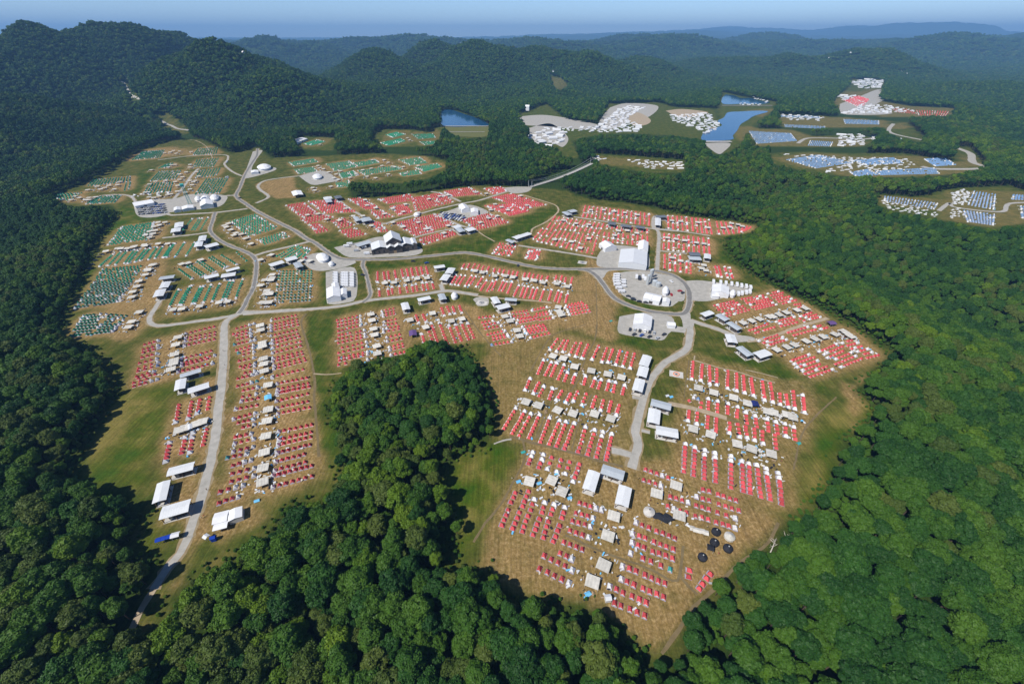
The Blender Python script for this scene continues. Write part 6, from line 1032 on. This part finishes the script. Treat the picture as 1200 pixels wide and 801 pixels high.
def matpick(P):
    n = fbm(P[:,0] / 70 + 3, P[:,1] / 70 + 7, 3) + (RNG.random(len(P)) - .5) * .42; right = sst(120, 350, P[:,0]) * .07
    n = n + right; return np.where(n < .50, 0, np.where(n < .69, 1, np.where(n < .78, 3, 2)))
P = np.vstack([sample(-60, 190, 6.3), sample(190, 620, 5.4)]); q, z, D, px, py, fs = place(P, 15.5, True); mt = matpick(q); sc_ = RNG.uniform(.72, 1.22, len(q)) * np.interp(D, [190, 420], [1.06, .8]); edge = sst(1, 22, np.minimum(bil(DC, q[:,0], q[:,1]), bil(DO, q[:,0], q[:,1]))); sc_ *= np.minimum(.62 + .38 * edge, 1) * fs; mt = np.where((fs < .7) & (mt == 0), 2, mt); sh = RNG.integers(0, NSH, len(q)); rot = RNG.uniform(0, 6.28, len(q))
infr = (px > -5) & (px < 1205) & (py < 806) & (py > 100); order = np.argsort(np.where(infr & (sc_ > .4), D, 1e9))[:300]; ind = np.zeros(len(q), bool); ind[order] = True
k = ~ind; PTS.append(np.column_stack([q[k], z[k]])); VI.append(np.where(D[k] < 560, mt[k] * NSH + sh[k], 24 + mt[k] * 4 + sh[k] % 4)); SCL.append(sc_[k]); ROT.append(rot[k])
protos = {}
ii = np.where(ind)[0]; band = np.floor((801 - np.clip(py[ii], 0, 800)) / 26).astype(int); 
for b_ in sorted(set(band)):
    row = ii[band == b_]; row = row[np.argsort(px[row])]
    for n_, i in enumerate(row):
        
        lab = '%s tree, %s from the left in the %s crown band above the edge' % (LN[mt[i]], ordn(n_), ordn(b_))
        kk = (sh[i], mt[i]); loc = (q[i,0], q[i,1], z[i] - .2)
        if kk not in protos:
            t = empty('broadleaf_tree', loc, rot[i], label=lab, category='tree', group='broadleaf trees of the woods nearest the viewer'); t.scale = (sc_[i],) * 3
            obj('crown', crown_me[kk[0]][kk[1]], parent=t); obj('trunk', trunk_me[kk[0]], parent=t); protos[kk] = t
        else: copy_thing(protos[kk], loc, rot[i], sc_[i], label=lab)
P = sample(620, 1300, 7.6); q, z, D, px, py = place(P, 16); mt = matpick(q); PTS.append(np.column_stack([q, z])); VI.append(24 + mt * 4 + RNG.integers(0, 4, len(q))); SCL.append(RNG.uniform(.72, 1.1, len(q))); ROT.append(RNG.uniform(0, 6.28, len(q)))
P = sample(1300, 2700, 14.5); q, z, D, px, py = place(P, 17); PTS.append(np.column_stack([q, z])); VI.append(48 + RNG.integers(0, 8, len(q))); SCL.append(RNG.uniform(.85, 1.15, len(q))); ROT.append(RNG.uniform(0, 6.28, len(q)))
P = sample(2700, 4400, 24); q, z, D, px, py = place(P, 17); PTS.append(np.column_stack([q, z])); VI.append(40 + RNG.integers(0, 8, len(q))); SCL.append(RNG.uniform(.8, 1.25, len(q))); ROT.append(RNG.uniform(0, 6.28, len(q)))
P = sample(4400, 9500, 55); q, z, D, px, py = place(P, 30); PTS.append(np.column_stack([q, z - 8])); VI.append(40 + RNG.integers(0, 8, len(q))); SCL.append(RNG.uniform(1.6, 2.3, len(q))); ROT.append(RNG.uniform(0, 6.28, len(q)))
# bushes and small trees along the clearing edges
P = sample(40, 560, 3.6); d = bil(DC, P[:,0], P[:,1]); nn = fbm(P[:,0] / 14, P[:,1] / 14, 2); k = (d > -7 + nn * 5) & (d < 14) & (nn > .36); P = P[k]; z = bil(GZ, P[:,0], P[:,1]); tx, ty, _ = proj(P[:,0], P[:,1], z + 4)
dd = np.array([np.min((TA[:,0]-a)**2 + (TA[:,1]-b_)**2) for a, b_ in P]); rp = np.vstack(ROADPTS); rd = np.array([np.min((rp[:,0]-a)**2 + (rp[:,1]-b_)**2) for a, b_ in P]); k = (dd > 40) & (rd > 22); P = P[k]; z = z[k]; mt = matpick(P); PTS.append(np.column_stack([P, z - 1.3])); VI.append(np.where(mt == 0, 1, mt) * NSH + RNG.integers(0, NSH, len(P))); SCL.append(RNG.uniform(.10, .2, len(P)) + .14 * sst(-4, 8, bil(DC, P[:,0], P[:,1]))); ROT.append(RNG.uniform(0, 6.28, len(P)))
PT = np.vstack(PTS); VI = np.concatenate(VI); SCL = np.concatenate(SCL); ROT = np.concatenate(ROT); print('WOOD', len(PT))
wm = bpy.data.meshes.new('woodland'); wm.vertices.add(len(PT)); wm.vertices.foreach_set('co', PT.astype(np.float32).ravel())
for n_, ty_, v in (('vi', 'INT', VI.astype(np.int32)), ('sc', 'FLOAT', SCL.astype(np.float32)), ('rz', 'FLOAT', ROT.astype(np.float32))): wm.attributes.new(n_, ty_, 'POINT').data.foreach_set('value', v)
wo = obj('woodland', wm, kind='stuff', label='continuous broadleaf woodland covering valleys and hills around the camp', category='woodland')
ng = bpy.data.node_groups.new('woodland_spread', 'GeometryNodeTree'); ng.interface.new_socket('Geometry', in_out='INPUT', socket_type='NodeSocketGeometry'); ng.interface.new_socket('Geometry', in_out='OUTPUT', socket_type='NodeSocketGeometry')
N = ng.nodes.new; L = ng.links.new; gi = N('NodeGroupInput'); go = N('NodeGroupOutput'); ip = N('GeometryNodeInstanceOnPoints'); ci = N('GeometryNodeCollectionInfo'); ci.inputs['Collection'].default_value = lib; ci.inputs['Separate Children'].default_value = True; ci.inputs['Reset Children'].default_value = True
ip.inputs['Pick Instance'].default_value = True
def attr(n_, t): a = N('GeometryNodeInputNamedAttribute'); a.data_type = t; a.inputs['Name'].default_value = n_; return a.outputs['Attribute']
cx = N('ShaderNodeCombineXYZ'); L(attr('rz', 'FLOAT'), cx.inputs[2]); cs = N('ShaderNodeCombineXYZ'); sca = attr('sc', 'FLOAT'); [L(sca, cs.inputs[i]) for i in range(3)]
L(gi.outputs[0], ip.inputs['Points']); L(ci.outputs[0], ip.inputs['Instance']); L(attr('vi', 'INT'), ip.inputs['Instance Index']); L(cx.outputs[0], ip.inputs['Rotation']); L(cs.outputs[0], ip.inputs['Scale']); L(ip.outputs[0], go.inputs[0])
wo.modifiers.new('spread', 'NODES').node_group = ng
# ------------------------------------------------------------------ dead trees
def snag(px, py, h, ang, lean, label):
    q = g(px, py, h * .4)[0]; m = MB(); r = random.Random(int(px)); t = empty('dead_tree', (q[0], q[1], float(bil(GZ, q[0], q[1]))), ang, label=label, category='dead tree', group='bleached dead trees at the wood edge')
    top = Vector((math.sin(lean) * h, 0, math.cos(lean) * h)); m.tube((0,0,-.5), top * .6, .3, .18, 6).tube(top * .6, top, .18, .05, 5); lim = MB()
    for k in range(9):
        s_ = r.uniform(.35, .9); a = top * s_; d = Vector((r.uniform(-1,1), r.uniform(-1,1), r.uniform(.1,.8))).normalized(); b_ = a + d * h * .36 * (1.1 - s_ * .5); lim.tube(a, b_, .10, .05, 4); lim.tube((a + b_) / 2, (a + b_) / 2 + Vector((r.uniform(-1,1), r.uniform(-1,1), .6)) * h * .1, .05, .02, 4)
    obj('trunk', m.mesh('snag', M['snag']), parent=t); obj('branches', lim.mesh('snagb', M['snag']), parent=t)
for k, a in enumerate([(868,668,12,.5,.9,'bleached dead tree leaning over the wood edge below the round tents'),(885,662,11,.2,1.1,'pale fallen branches right of the leaning dead tree'),(905,645,8,1,.6,'small dead tree above the bright green bushes'),(930,640,8,2,.8,'thin dead trunk in the bright green bushes'),(955,715,9,2,.7,'dead snag in the shadowed gap of the right woods')]): snag(*a)
# ------------------------------------------------------------------ air
hz = MB().box(-30000, 30000, -2500, 40000, -140, 700).mesh('haze', None) if False else mesh('haze', [(x, y, z) for z in (-140, 700) for y in (-2500, 27000) for x in (-30000, 30000)], [(0,2,3,1),(4,5,7,6),(0,1,5,4),(1,3,7,5),(3,2,6,7),(2,0,4,6)], [])
hm = bpy.data.materials.new('thin_blue_haze'); hm.use_nodes = True; nt = hm.node_tree; nt.nodes.remove(nt.nodes['Principled BSDF']); pv = nt.nodes.new('ShaderNodeVolumePrincipled'); pv.inputs['Color'].default_value = (.27,.56,1,1); pv.inputs['Density'].default_value = 8.5e-5; pv.inputs['Anisotropy'].default_value = 0.0
nt.links.new(pv.outputs[0], nt.nodes['Material Output'].inputs['Volume']); hz.materials.append(hm); obj('haze', hz, kind='stuff')
